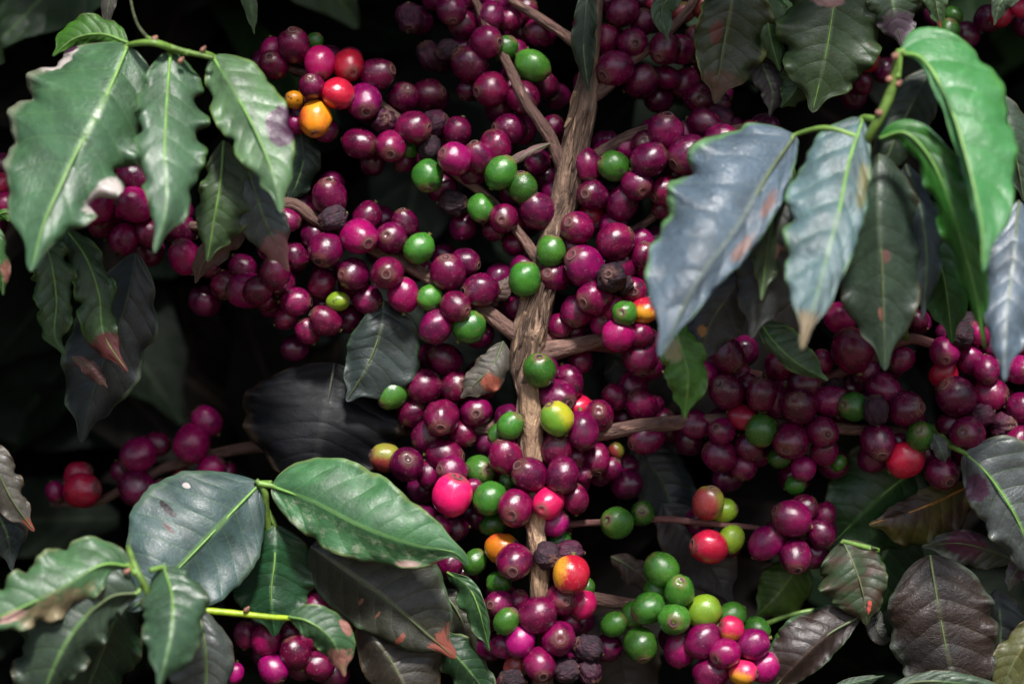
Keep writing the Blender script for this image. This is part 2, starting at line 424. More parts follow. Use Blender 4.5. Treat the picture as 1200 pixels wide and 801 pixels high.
# ------------------------------------------------------------------ cherries: x, y, radius (photo px), skin, depth nudge, eye-scar direction (x right, y down; 9 = turned away)
CH = """
344 53 18 p 6 0 -.75|319 59 13 m -14|321 76 17 p -4 -.2 -.4|369 49 10 g -22|375 74 18.5 h 8|408 77 18 r 4 .3 .5|365 101 15 p 22 0 -.55|396 110 18 r 14 .9 .4
369 139 19 o 14 .1 .85|380 152 14 m -8|345 117 10 o -6|346 146 10 m -16|442 87 19 p 0|427 119 20 m 12 .15 .6|472 114 18.5 p 8 .25 -.4|502 111 18 p -2|450 142 14 n 4 .3 -.2
484 149 19 p 12 .9 .1|510 145 15 n -10|536 154 15.5 p -8|422 168 19 p 4|458 171 17.5 p 14 0 .55|479 174 10 g -12|475 189 12 p -20|504 174 14 k 2|533 186 18 m 10 -.7 -.3|561 184 17 p 4 -.3 -.8|581 173 18 p -2
501 206 17.5 g 10 0 .85|587 202 18 g 10|480 21 15 n -24 .1 .9|529 11 17 p -6 .1 .8|543 29 16 p -14|575 19 16 p -16|505 66 15 n -18|524 59 12 k -4|570 49 18 p 8 .8 .1|592 57 14 g -8
550 75 20 p 2|575 105 19 p 6 -.8 .2|549 104 14 p -16|585 128 17 p -22|597 152 18 p -20|600 108 15 p -22|548 -4 15 p -22|598 22 14 p -24
624 77 18.5 g 2|613 114 19 p 8 .3 .6|603 60 13 p -14|729 13 17 p -4|754 26 14 p -14|709 46 16 p -4|741 51 18 p 2 .12 .12|779 57 18 p 4 -.4 .6|796 58 17 p -10|720 80 21 p 16 -.6 .45|704 92 16 r -2|751 95 19 p -2|781 91 14 p -22
803 97 16 p -24|819 115 18 p -10 0 .12|817 45 14 p -26|845 122 12 p -26|634 38 18 p -30|640 100 14 p -30|647 150 14 p -30|610 150 18 p -30|615 12 14 p -30|630 191 14 p -26
780 154 20 p 8 .1 -.85|826 146 19 p 4|843 140 14 n -8|802 160 15 m -10|846 164 18 p 8|878 153 11 p -18|755 168 15 p 4 -.1 -.15|736 175 15 m -6|710 178 15 m -10|761 187 20 p 14|806 181 22 p 18 -.7 .5|688 193 17 p 8|719 195 17 g 16|825 8 14 w -26|800 15 12 w -26|766 3 8 r -10
612 220 17 g 10|630 247 20 p 8|602 256 14 p -10|695 228 17.5 p 10 -.5 0|729 238 19 p 2|746 216 18 p 14 .35 .45|780 224 17 p 6 -.8 .4|792 205 14 p -8|778 242 14 p -12
676 267 18 p 10 -.5 -.3|692 252 16 r -8|718 264 17 m -6|721 283 20.5 p 14|752 282 14 m -6|753 299 14 p 2|672 291 16 p 10|685 312 22 m 22 -.6 -.5|646 294 17 g 14|615 327 18 g 18|649 324 18 p 6 -.4 -.2|727 313 18.5 p 6|716 325 17 k 22 -.2 -.2|731 334 10 k 20|758 315 13 m 2
697 348 20 p 14 -.6 .3|676 364 18 p 8|742 340 16 m 12 0 .1|719 360 14 m 10|732 367 14 g 24 -.3 -.05|756 364 16 b 14|706 377 15 m 8 .1 -.2|724 393 18 m 16|750 392 14 p 6|763 400 13 p 4|656 382 14 p -6|675 388 12 p -16|605 360 14 p -22|605 285 14 p -22
531 238 15 k -4|564 244 15.5 g 4|590 256 17 p 4 -.1 .15|578 270 12 p -14|386 231 20 p 4 0 -.8|390 256 14 k 12|337 258 14 p -4|430 255 17 p -14|421 277 21 m 14 .5 .4|458 279 18.5 p 8 -.2 -.12|474 262 15 p -6|491 291 17 g 10|382 292 20 p 12 -.35 .65|414 321 18.5 p 4 -.6 .1|454 320 19 p 18 0 .1|473 345 18 m 10|431 351 16 p -12
396 353 12 l -4|504 349 14.5 g 10|525 319 20 p 12 -.1 -.75|545 307 16 p -4|563 340 20 p 8|534 359 17 p 16 .7 .3|511 383 18.5 p 12|550 383 18 g 14|497 315 8 p -14|322 320 17 p -2|346 300 15 p -14|377 332 16 p -14|347 354 17 p -12|381 376 17 p -6|360 388 14 p -14|302 340 17 p -8|312 352 12 p -16|335 374 12 p -20
114 240 20 m 6|157 240 20 m 8|122 258 19 p -8|145 280 17 m 4|176 273 16 p 2|210 268 18 p -10|216 301 18 m 8|290 340 21 m 8|262 334 15 p -6|285 315 16 p -14|158 208 20 p 0|118 212 16 p -4|183 210 12 p -16|243 312 13 p -14|318 290 15 p -14|331 330 15 p -16|84 247 14 p -18|6 240 14 m -10|3 215 11 r -16|142 188 18 p -12|172 190 14 p -18
242 493 17 m 0|225 520 20 m 6|184 520 14 p -8|162 533 19 m 6|248 549 15 m 4|268 552 9 p -8|160 572 20 p 8|188 575 12 p -2|142 552 12 p -12|92 557 16 r -4|96 574 19 r 6|65 576 11 m -10|212 560 10 w -14
522 421 18 p -12|497 453 20 p -2|535 453 18 p -2 .4 -.2|460 462 16.5 g -2|462 445 12 p -16|483 484 15 p -8|517 489 21 p 14 0 .5|558 482 18 p 6 0 .1|542 507 16 p 0|500 512 18 p 2|521 534 19 p 12|477 544 20 p 16 .1 -.35|501 556 14 p 6|530 551 17 p 20 -.75 -.1|562 551 17.5 g 12 .5 -.1|598 499 15 g 20|585 508 12 g 8|452 536 17 w 0
530 580 22 h 24|574 584 18.5 g 16|553 572 12 p 4|566 455 14 p -14|592 534 19 p 16|595 562 10 g 2|604 594 21 p 24 -.2 .35|632 434 19 g 30 0 -.75|666 447 17 p 4|653 465 20 p 12 .6 .35|653 490 18.5 y 26|678 477 14 r -4|682 504 19.5 p 10|701 487 18 p -2 0 -.3|652 527 19 p 14 .2 -.7|673 535 13 p 0|620 556 20 p 24 -.6 -.5|659 556 19 p 20|681 556 11 p -2
643 589 18.5 h 26 -.4 .3|674 584 16 p 14|698 537 17 p -4|716 548 12 p -12|722 528 9 w -22|742 452 18 p -14|752 475 18 p -4|768 473 10 p -14|731 489 12 p -18|720 465 15 p -26|757 514 19 p 14|776 492 14 p -18|680 423 14 p -22|750 418 19 p 2|760 430 15 p -10|853 416 19 p 0|845 403 15 p -4|828 438 14 m -4|852 458 20 p 8 -.5 -.4|868 440 12 p -8|870 488 15 r 8|892 504 18 g 12|846 505 15 p 4 -.5 -.3|815 497 16 p -8
843 533 19 p -6|878 523 15 p -6|872 546 15 p -8|892 462 18 p 4|877 452 14 p -8|830 589 18 w 4 .2 -.8|848 598 14 l -4|753 601 14 g 0 -.1 -.2|723 612 18 g 10 -.6 -.2|650 612 16 m 10|655 634 13 g -4
999 410 23 p 18|1016 435 14 p -4|1057 421 14 p 0|1107 412 17 m 14 -.1 .5|1106 438 16 r 0|1137 421 16 p 4|1156 433 15 p 14 0 .85|1160 405 12 p 0|1196 433 17 m 8 .3 0|942 450 17 p 8|936 476 20 p 16 -.3 -.4|971 470 19 p 8|905 470 19 p 2|1000 476 17.5 g 14 -.7 -.1|1026 480 15 k 16|1036 456 19 p 6|1061 479 20.5 p 18 .7 -.1|1121 465 22 p 18|1160 462 19 p 4
927 516 20 p 16 -.35 .45|964 506 18 p 14 .2 .1|966 528 15 p 2|1029 517 20 p 16 .1 .7|1079 511 17.5 g 22 -.2 -.4|1061 538 20 r 14|1104 553 19 p 12 .3 .5|1113 499 15 p 10|1134 508 21 p 22 -.4 -.1|1150 487 14 n 6|1177 500 17 n 16 .4 -.1|1195 518 18 p 16|1198 478 17 p 12|1162 533 13 p 8|1190 548 14 p 6|915 427 18 p -6|920 445 18 m -8|976 452 12 k 0|963 424 14 p -10|942 548 14 m -8|914 536 12 g -10|983 542 9 g -10|932 568 11 g -20|1175 470 14 p 0|941 596 16 p -4|928 607 21 p 8|1197 402 14 p -4
984 373 17 m 2|1075 375 12 p -8|1131 380 15 k 6|1126 392 14 k 10|1147 390 14 m 2|1197 377 9 p -8|1017 71 14 r -6|1010 98 12 p -16|1110 38 14 g -26|1117 18 10 g -26|1173 20 12 r -20|1195 10 11 r -20
932 651 19.5 p 10 0 .7|898 636 19 m 4|962 625 16 p -6|967 603 13 p -8|918 751 11 g -6|603 658 21 p 30 -.1 .4|641 651 15 k 26 .5 .3|667 647 14 n 14|669 673 21 b 24|658 702 19 p 22 .2 0|682 708 16 h 14|630 720 21 p 30|607 706 14 p 14|654 748 19.5 p 26 .1 -.1|610 751 17 m 24|668 728 12 p 6|632 778 19 p 30 .2 .55|664 785 14 k 22|689 759 16 k 18|690 786 14 n 16|605 780 14 w 18|600 797 14 k 22|688 687 9 g 0
831 640 19 r 8|857 631 15 l 0|775 667 18.5 g 8|796 692 18 g 16 0 -.6|769 691 14 g -2|760 712 18 g 10|790 725 18 g 20 -.1 .1|742 720 14 g -2|720 731 14 g 0|751 755 19 g 6 .1 .8|825 716 19 l 8|857 722 16 g 0|857 736 14 b 14|824 750 20 p 14|796 761 18 m 4|850 765 17 m 20 -.7 .3|833 788 19 p 12|871 787 15 b 16|883 754 18 m 10|895 780 17 m 8|887 737 14 g -6
516 616 12 m -4|534 620 14 p -8|528 662 15 p -6|556 658 14 g 0|588 642 17 o 16|585 682 14 g 2|585 707 16 p 20 -.6 0|594 727 15 g 26|590 756 15 p 18|578 614 14 g -4
371 712 18 m 8|406 722 16 p 6|312 750 17 m 8|346 764 18 p 10|320 783 17 m 14|338 742 12 p -2|373 780 16 p 4|307 733 14 p -4|362 748 14 p -2|288 743 14 p 0|275 788 11 m 4|325 735 9 l -4
"""
def zbase(x, y):
    if y > 690 and x < 440: return 0.0
    if x < 300 and y > 470: return -130.0
    if x < 300: return -25.0
    if y < 130 and 460 < x < 660: return -35.0
    if y < 130 and x >= 660: return -30.0
    if 440 < x < 575 and 400 < y < 570: return -22.0
    if 720 < x < 790 and 430 < y < 530: return -30.0
    return 0.0

cher = []
for rec in CH.replace('\n', '|').split('|'):
    f = rec.split()
    if not f: continue
    x, y, r, c, z = float(f[0]), float(f[1]), float(f[2]), f[3], float(f[4])
    tip = (float(f[5]), float(f[6])) if len(f) > 6 else None
    cher.append(dict(x=x, y=y, r=r, c=c, z=zbase(x, y) + z * 1.25, tip=tip, z0=z))
# keep neighbours from sinking into each other: part them in depth only
for it in range(60):
    moved = 0
    for i in range(len(cher)):
        a = cher[i]
        for j in range(i + 1, len(cher)):
            b = cher[j]
            dx, dy = a['x'] - b['x'], a['y'] - b['y']
            R = 0.90 * (a['r'] + b['r'])
            d2 = dx * dx + dy * dy
            if d2 >= R * R: continue
            need = math.sqrt(R * R - d2)
            dz = a['z'] - b['z']
            if abs(dz) >= need: continue
            s = 1 if (dz > 0 or (dz == 0 and a['r'] >= b['r'])) else -1
            m = (need - abs(dz)) * 0.25
            a['z'] += s * m; b['z'] -= s * m; moved += 1
    if not moved: break

def cherry_mesh(name, seed, kind):
    """lathe about +Z (eye scar at +Z, stalk at -Z), radius 1"""
    verts, faces, fm = [], [], []
    ns = 28
    prof = []
    for k in range(1, 19):
        t = math.pi * k / 19.0
        prof.append((math.sin(t), math.cos(t)))
    # sunken eye at the top
    top = [(0.0, 0.935), (0.10, 0.94), (0.17, 0.972)]
    prof = top[1:] + prof[1:]
    rnd = random.Random(seed)
    el = 1.07 + 0.06 * rnd.random()
    flat = 0.95 + 0.05 * rnd.random()
    verts.append(Vector((0, 0, 0.935 * el)))
    def shape(r, z, a):
        v = Vector((math.cos(a) * r, math.sin(a) * r * flat, z))
        n = noise.noise(v * 1.1 + Vector((seed * 3.1, 0, 0))) * 0.085
        n += noise.noise(v * 2.6 + Vector((0, seed * 2.3, 0))) * 0.026
        if kind == 'two_lobed':
            n -= 0.045 * math.exp(-(math.sin(a) / 0.12) ** 2) * min(1, r * 1.3)
        if kind == 'shrivelled':
            n += noise.noise(Vector((v.x * 3.4, v.y * 3.4, v.z * 1.1)) + Vector((seed, 0, 0))) * 0.22
            n -= 0.09 * math.exp(-(math.sin(a + 0.4) / 0.10) ** 2)
        v *= 1.0 + n
        v.z *= el
        return v
    for (r, z) in prof:
        for k in range(ns):
            verts.append(shape(r, z, 2 * math.pi * k / ns))
    for k in range(ns):
        faces.append((0, 1 + k, 1 + (k + 1) % ns)); fm.append(0)
    for i in range(len(prof) - 1):
        for k in range(ns):
            a = 1 + i * ns + k; b = 1 + i * ns + (k + 1) % ns
            faces.append((a, a + ns, b + ns, b)); fm.append(0)
    base = 1 + (len(prof) - 1) * ns
    faces.append(tuple(base + k for k in reversed(range(ns)))); fm.append(0)
    return mesh_from(name, verts, faces, None, True, (CM['p'],), fm), el

ROUND = [cherry_mesh('cherry_round', 3.7 * i + 1, 'round') for i in range(9)]
LOBED = [cherry_mesh('cherry_two_lobed', 5.3 * i + 2, 'two_lobed') for i in range(2)]
DRY = [cherry_mesh('cherry_shrivelled', 4.9 * i + 3, 'shrivelled') for i in range(3)]

def stalk_mesh(name):
    path = [Vector((0, 0, -0.97)), Vector((0.01, 0, -1.06)), Vector((0.02, 0.01, -1.16)), Vector((0.03, 0.01, -1.22))]
    v, f, u = tube(path, [0.15, 0.12, 0.12, 0.16], 10)
    return mesh_from(name, v, f, u, True, (M_STALK,))
STALK = stalk_mesh('stalk')
def scar_mesh(name, seed, el):
    """raised ring around a sunken eye, a thin collar sitting in the fruit's tip"""
    verts, faces, fm = [], [], []
    ns = 22
    zz = 0.935 * el
    prof = [(0.0, zz - 0.03, 1), (0.070, zz - 0.02, 1), (0.112, zz + 0.012, 1), (0.128, zz + 0.040, 0), (0.150, zz + 0.040, 0), (0.172, zz + 0.030, 0),
            (0.200, zz + 0.046, 2), (0.228, zz + 0.050, 2), (0.250, zz + 0.020, 0)]
    verts.append(Vector((0, 0, prof[0][1])))
    for (r, z, m) in prof[1:]:
        for k in range(ns):
            a = 2 * math.pi * k / ns
            q = 1 + 0.16 * noise.noise(Vector((math.cos(a) * 1.3, math.sin(a) * 1.3, seed + r * 3)))
            verts.append(Vector((math.cos(a) * r * q, math.sin(a) * r * q, z + 0.012 * noise.noise(Vector((math.cos(a) * 3, math.sin(a) * 3, seed))))))
    for k in range(ns):
        faces.append((0, 1 + k, 1 + (k + 1) % ns)); fm.append(1)
    for i in range(len(prof) - 2):
        for k in range(ns):
            a = 1 + i * ns + k; b = 1 + i * ns + (k + 1) % ns
            faces.append((a, a + ns, b + ns, b)); fm.append(prof[i + 1][2])
    return mesh_from(name, verts, faces, None, True, (M_SCAR, M_PIT, M_RING), fm)
SCARS = {}
GROUP_CH = 'coffee cherries clustered along the branches'

WORDS = {'p': 'dark purple cherry', 'm': 'bright magenta cherry', 'h': 'hot pink cherry', 'r': 'red cherry', 'g': 'green unripe cherry', 'l': 'lime green cherry',
         'y': 'yellow cherry', 'o': 'orange cherry', 'b': 'half ripe pink and yellow cherry', 'w': 'olive turning cherry', 'k': 'shrivelled black cherry', 'n': 'dull brownish purple cherry'}
# fruits and spots that can be told at a glance; every other fruit is named from the nearest of them
SPECIAL = {
 (369, 139): ('orange cherry with a centre crease, below the pink cherries upper left', 'the creased orange cherry'),
 (345, 117): ('orange cherry half hidden by the purple-blotched leaf upper left', None),
 (588, 642): ('orange cherry peeping out left of the lower stem', 'the orange cherry beside the stem'),
 (530, 580): ('hot pink cherry at the tip of the bright green leaf', 'the hot pink cherry at mid height'),
 (653, 490): ('yellow cherry touching the right side of the peeling stem', 'the yellow cherry by the stem'),
 (632, 434): ('green cherry sitting right on top of the peeling lower stem', 'the green cherry atop the stem'),
 (669, 673): ('pink cherry with a yellow flank right of the lower stem', 'the pink and yellow cherry'),
 (716, 325): ('largest shrivelled black cherry, among magenta cherries left of the blue-grey leaf', 'the large black cherry'),
 (825, 716): ('lime green cherry at the right end of the green bunch', 'the lime cherry of the bunch'),
 (1061, 538): ('deep red cherry hanging under the right hand branch', 'the deep red cherry at right'),
 (831, 640): ('red cherry hanging under the thin brown twig', 'the red cherry under the twig'),
 (830, 589): ('olive cherry with a reddish top standing on the thin twig', None),
 (501, 206): ('green cherry alone at the lower left of the upper middle cluster', 'the green cherry at upper middle'),
 (624, 77): ('green cherry left of the stem top, highest of the large green ones', 'the green cherry left of stem top'),
 (719, 195): ('green cherry among purple ones just right of the upper stem', 'the green cherry right of stem'),
 (615, 327): ('oblong green cherry, lower of the pair on the stem', 'the oblong green cherry'),
 (646, 294): ('round green cherry against the stem above the oblong green one', None),
 (491, 291): ('green cherry at the right shoulder of the left middle cluster', 'the green cherry of the left cluster'),
 (550, 383): ('green cherry lowest above the left branch fork', 'the green cherry at the fork'),
 (1000, 476): ('green cherry beside a black one in the right hand cluster', 'the green cherry at right'),
 (892, 504): ('green cherry low at the left end of the right hand cluster', 'the green cherry left in that row'),
 (1079, 511): ('shiny green cherry above the deep red one on the right', None),
 (732, 367): ('small green cherry in front of the magenta cherries beside the blue-grey leaf', 'the small green cherry by the leaf'),
 (756, 364): ('red and yellow cherry half behind the blue-grey leaf edge', None),
 (682, 708): ('hot pink cherry low on the right side of the stem', None),
 (643, 589): ('hot pink cherry with an eye scar in front of the lower stem', None),
 (375, 74): ('hot pink cherry between purple and red ones upper left', 'the hot pink cherry upper left'),
 (460, 462): ('green cherry under the dark hanging leaf left of the stem', 'the green cherry under dark leaf'),
 (574, 584): ('green cherry right of the hot pink cherry at mid height', None),
 (92, 557): ('upper red cherry of the shaded pair at far left', 'the red pair at far left'),
 (96, 574): ('lower red cherry of the shaded pair at far left', None),
 (1017, 71): ('blurred red cherry alone behind the top right leaves', 'the red cherry at top right'),
 (775, 667): ('topmost green cherry of the green bunch', 'the top green cherry of the bunch'),
 (751, 755): ('lowest green cherry of the green bunch', 'the lowest green cherry of the bunch'),
 (723, 612): ('green cherry with an eye scar on the thin twig', 'the green cherry on the twig'),
 (857, 736): ('small red cherry with a yellow tip below the lime one', None),
 (725, 0): None,
}
SPOTS = [(160, 235, 'the large upper left leaf'), (216, 301, 'the narrow tipped upper left leaf'), (290, 340, 'the brown-tipped leaf at left'), (200, 530, 'the shaded twig at left'),
         (346, 764, 'the lime twig at lower left'), (741, 51, 'the top of the stem'), (806, 181, 'the upper right branch'), (999, 410, 'the blue-green hanging leaf'),
         (1134, 508, 'the grey-green leaf at right edge'), (928, 625, 'the end of the thin twig'), (517, 489, 'the dark leaf left of stem'), (757, 500, 'the lower right branch'),
         (852, 440, 'the lime leaf under the blue-grey one'), (632, 765, 'the foot of the picture'), (550, 60, 'the top edge')]
ORD = ['nearest', 'second', 'third', 'fourth', 'fifth', 'sixth', 'seventh', 'eighth', 'ninth', 'tenth', 'eleventh', 'twelfth']
marks = []
for k, v in SPECIAL.items():
    if v and v[1]: marks.append((k[0], k[1], v[1]))
marks += SPOTS
def direction(dx, dy):
    a = math.degrees(math.atan2(-dy, dx)) % 360
    return ['right of', 'up and right of', 'above', 'up and left of', 'left of', 'down and left of', 'below', 'down and right of'][int(((a + 22.5) % 360) // 45)]
cells = {}
for c in cher:
    key = (int(c['x']), int(c['y']))
    sp_ = SPECIAL.get(key)
    if sp_:
        c['label'] = sp_[0]; continue
    best = sorted(marks, key=lambda m: (m[0] - c['x']) ** 2 + (m[1] - c['y']) ** 2)
    m = best[0]
    dx, dy = c['x'] - m[0], c['y'] - m[1]
    dd = math.hypot(dx, dy)
    dr = direction(dx, dy) if dd > 8 else 'right at'
    look = WORDS[c['c']]
    if c['tip'] and abs(c['tip'][0]) < .8 and abs(c['tip'][1]) < .72: look = look + ' with eye scar'
    elif c['r'] <= 12.5: look = 'small ' + look
    elif c['r'] >= 19.5: look = 'large ' + look
    cells.setdefault((look, dr, m[2]), []).append((dd, c))
for (look, dr, mk), L in cells.items():
    L.sort(key=lambda t: t[0])
    for i, (dd, c) in enumerate(L):
        lb = f'{look} {dr} {mk}' if len(L) == 1 else f'{ORD[i]} {look} {dr} {mk}'
        c['label'] = lb if len(lb.split()) <= 16 else lb.replace(' and yellow', '').replace('up and ', 'up ').replace('down and ', 'down ').replace('brownish ', '')

cr = random.Random(5)
for c in cher:
    kind = c['c']
    if kind in 'kn': me, el = DRY[cr.randrange(3)]
    elif kind == 'o' or cr.random() < 0.10: me, el = LOBED[cr.randrange(2)]
    else: me, el = ROUND[cr.randrange(9)]
    o = link('coffee_cherry', me)
    o.material_slots[0].link = 'OBJECT'
    o.material_slots[0].material = CM[kind]
    p = at(c['x'], c['y'], c['z'])
    if c['tip']:
        dx, dy = c['tip']
        q = max(0.0, 1 - dx * dx - dy * dy)
        ax = Vector((dx, -math.sqrt(q), -dy)).normalized()
    else:
        a = cr.uniform(0, 2 * math.pi)
        b = -cr.uniform(0.05, 0.55)
        ax = Vector((math.cos(a), b, math.sin(a))).normalized()
    q0, spin = ax.to_track_quat('Z', 'Y'), cr.uniform(0, 6.28)
    if kind in 'bwy':          # the riper flank looks down and to the left, partly towards the lens
        want = Vector((-0.75, -0.45, -0.5))
        spin = max((k * 0.1745 for k in range(36)), key=lambda t: (q0 @ Vector((math.cos(t), math.sin(t), 0))).dot(want))
    rot = q0 @ Matrix.Rotation(spin, 3, 'Z').to_quaternion()
    r = c['r'] * S * (D - c['z'] * S) / D * 1.075
    o.location = p
    o.rotation_mode = 'QUATERNION'
    o.rotation_quaternion = rot
    o.scale = (r * cr.uniform(.94, 1.03), r * cr.uniform(.94, 1.03), r * cr.uniform(.97, 1.05))
    tag(o, c['label'], 'cherry', GROUP_CH)
    c['o'] = o
    link('stalk', STALK, o)
    if c['tip'] or b < -0.2:
        if me.name not in SCARS: SCARS[me.name] = scar_mesh('eye_scar', len(SCARS) * 2.3, el)
        e = link('eye_scar', SCARS[me.name], o)
        e.scale = (1.2, 1.2, 1.0 + 0.0)

# fruit hidden deep inside the clusters, only glimpsed in the gaps between the counted ones
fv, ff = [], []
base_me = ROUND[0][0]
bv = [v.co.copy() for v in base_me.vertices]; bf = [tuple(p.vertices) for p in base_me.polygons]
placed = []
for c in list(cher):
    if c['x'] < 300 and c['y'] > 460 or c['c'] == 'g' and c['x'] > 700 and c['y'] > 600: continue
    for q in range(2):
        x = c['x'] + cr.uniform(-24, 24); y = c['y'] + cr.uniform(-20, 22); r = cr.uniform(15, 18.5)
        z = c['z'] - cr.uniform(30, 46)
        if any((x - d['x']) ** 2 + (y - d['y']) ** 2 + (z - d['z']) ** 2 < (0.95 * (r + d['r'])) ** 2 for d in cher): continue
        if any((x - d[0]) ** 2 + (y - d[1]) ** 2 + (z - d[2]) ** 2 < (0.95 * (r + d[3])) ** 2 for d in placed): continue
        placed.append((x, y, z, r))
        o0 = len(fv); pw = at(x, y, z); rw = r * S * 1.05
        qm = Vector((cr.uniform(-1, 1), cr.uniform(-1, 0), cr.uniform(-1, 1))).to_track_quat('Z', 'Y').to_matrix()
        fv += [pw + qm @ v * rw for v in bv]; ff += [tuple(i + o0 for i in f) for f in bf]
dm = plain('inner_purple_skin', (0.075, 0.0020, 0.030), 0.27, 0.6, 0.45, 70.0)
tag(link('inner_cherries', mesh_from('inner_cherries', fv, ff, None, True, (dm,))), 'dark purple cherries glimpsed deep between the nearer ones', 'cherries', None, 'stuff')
# ------------------------------------------------------------------ leaves
GROUP_LF = 'coffee leaves around the cherries'
lr = random.Random(21)
LEAFN = [0]
def width_profile(t, blunt=0.85):
    w = math.sin(math.pi * min(1, max(0, t)) ** blunt) ** 0.80 if 0 < t < 1 else 0.0
    if t > 0.84:                      # drawn-out drip tip
        w *= 1.0 - 0.45 * math.sin(math.pi * min(1, (t - 0.84) / 0.16)) ** 1.0
    return w

def leaf(label, mid, wa, wb, sa, sb, mat, wave=0.10, nw=3.5, petiole=None, midcol=None, droop=0.25, blunt=0.9, midr=2.0, nv=80, wave2=0.0, cat='leaf', under=None, quilt=0.004):
    """mid: (px,py,z) base->tip; wa / wb: half widths in photo pixels on the two sides (a lies to the right of a leaf
    that hangs down); sa / sb: rise of each half towards the lens per pixel of width; wave: ruffle of the margin as a share of the width"""
    LEAFN[0] += 1
    seed = LEAFN[0] * 1.37
    cl = spline(mid, nv)
    nu = 11
    verts, uvs, faces = [], [], []
    ph = lr.uniform(0, 6.28)
    L = sum((cl[i + 1] - cl[i]).length for i in range(nv))
    rows = []
    for i, p in enumerate(cl):
        t = i / nv
        d = cl[min(nv, i + 1)] - cl[max(0, i - 1)]
        d2 = Vector((d.x, d.y, 0))
        if d2.length < 1e-5: d2 = Vector((0, 1, 0))
        d2.normalize()
        n = Vector((d2.y, -d2.x, 0))
        w = width_profile(t, blunt)
        prof = {}
        for side in (1, -1):
            W, s0 = (wa, sa) if side > 0 else (wb, sb)
            rag = 1 + 0.05 * noise.noise(Vector((t * 7, side * 5, seed))) + 0.03 * noise.noise(Vector((t * 21, side * 9, seed)))
            ripple = math.sin(2 * math.pi * nw * 1.25 * t + ph + (0 if side > 0 else 1.9) + 2.6 * noise.noise(Vector((t * 3.1, side * 3, seed))))
            ripple *= 0.75 + 0.6 * noise.noise(Vector((t * 3.7, side * 7, seed + 4)))
            ripple += 0.16 * math.sin(2 * math.pi * nw * 3.7 * t + ph * 2 + side)
            span = W * w * rag * 1.13
            th0 = math.atan(s0)
            x = z = 0.0
            K = 4
            for k in range(1, nu + 1):
                for q_ in range(K):
                    au = (k - 1 + (q_ + 0.5) / K) / nu
                    th = th0 - droop * 1.5 * au + 10.0 * (wave[0 if side > 0 else 1] if isinstance(wave, tuple) else wave) * ripple * max(0.0, (au - 0.42) / 0.58) ** 1.4 * min(1.0, w * 1.5)
                    th += 0.03 * math.sin(2 * math.pi * 8.0 * (t - 0.17 * au ** 1.35)) * (au - 0.3)
                    x += math.cos(th) * span / (nu * K)
                    z += math.sin(th) * span / (nu * K)
                prof[side * k] = (x, z)
        prof[0] = (0.0, 0.0)
        for k in range(-nu, nu + 1):
            u = k / nu
            side = 1 if k >= 0 else -1
            x, z = prof[k]
            au = abs(u)
            z += quilt * max(wa, wb, 25) * math.sin(2 * math.pi * 8.0 * (t - 0.17 * au ** 1.35)) * math.sin(math.pi * au) * w
            z += 0.22 * max(wa, wb) * noise.noise(Vector((t * 2.6, u * 1.1, seed + 9))) * min(1, w * 1.3)
            pp = p + n * (side * x)
            verts.append(at(pp.x, pp.y, p.z + z))
            uvs.append((0.5 + 0.5 * u, t))
    m = 2 * nu + 1
    for i in range(nv):
        for k in range(m - 1):
            a = i * m + k
            faces.append((a, a + m, a + m + 1, a + 1))
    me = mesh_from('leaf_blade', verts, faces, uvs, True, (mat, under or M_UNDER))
    root = empty('coffee_leaf', verts[nu])
    me.transform(Matrix.Translation(-verts[nu]))
    o = link('blade', me, root)
    so = o.modifiers.new('thickness', 'SOLIDIFY'); so.thickness = 0.00035; so.offset = 0; so.material_offset = 1
    tag(root, label, cat, GROUP_LF)
    org = verts[nu].copy()
    # midrib: a tapered cord standing proud of the blade
    path, rad = [], []
    for i, p in enumerate(cl[:nv - 1]):
        t = i / nv
        path.append(at(p.x, p.y, p.z + 0.3))
        rad.append(0.8 * midr * S * (1.0 - 0.75 * t))
    v, f, uvm = tube(path, rad, 8, squash=0.75)
    v = [q - org for q in v]
    link('midrib', mesh_from('midrib', v, f, uvm, True, (midcol or M_RIB,)), root)
    if petiole:
        pts = [tuple(q) for q in petiole] + [tuple(mid[0]), tuple(cl[2])]
        v, f, uvm = px_tube(pts, [midr * 1.7, midr * 1.5, midr * 1.15], 14, ns=8)
        v = [q - org for q in v]
        link('petiole', mesh_from('petiole', v, f, uvm, True, (M_PET,)), root)
    return root

M_RIB = plain('midrib_green', (0.11, 0.21, 0.045), 0.42, 0.4, 0.2, 200)
M_RIBL = plain('midrib_lime', (0.12, 0.25, 0.05), 0.42, 0.4, 0.2, 200)
M_RIBD = plain('midrib_dull', (0.075, 0.10, 0.04), 0.5, 0.35, 0.25, 200)
M_RIBO = plain('midrib_orange', (0.34, 0.16, 0.03), 0.5, 0.35, 0.25, 200)
M_RIBK = plain('midrib_dark', (0.035, 0.045, 0.03), 0.5, 0.35, 0.25, 200)
M_PET = plain('petiole_green', (0.12, 0.22, 0.04), 0.45, 0.4, 0.25, 200)

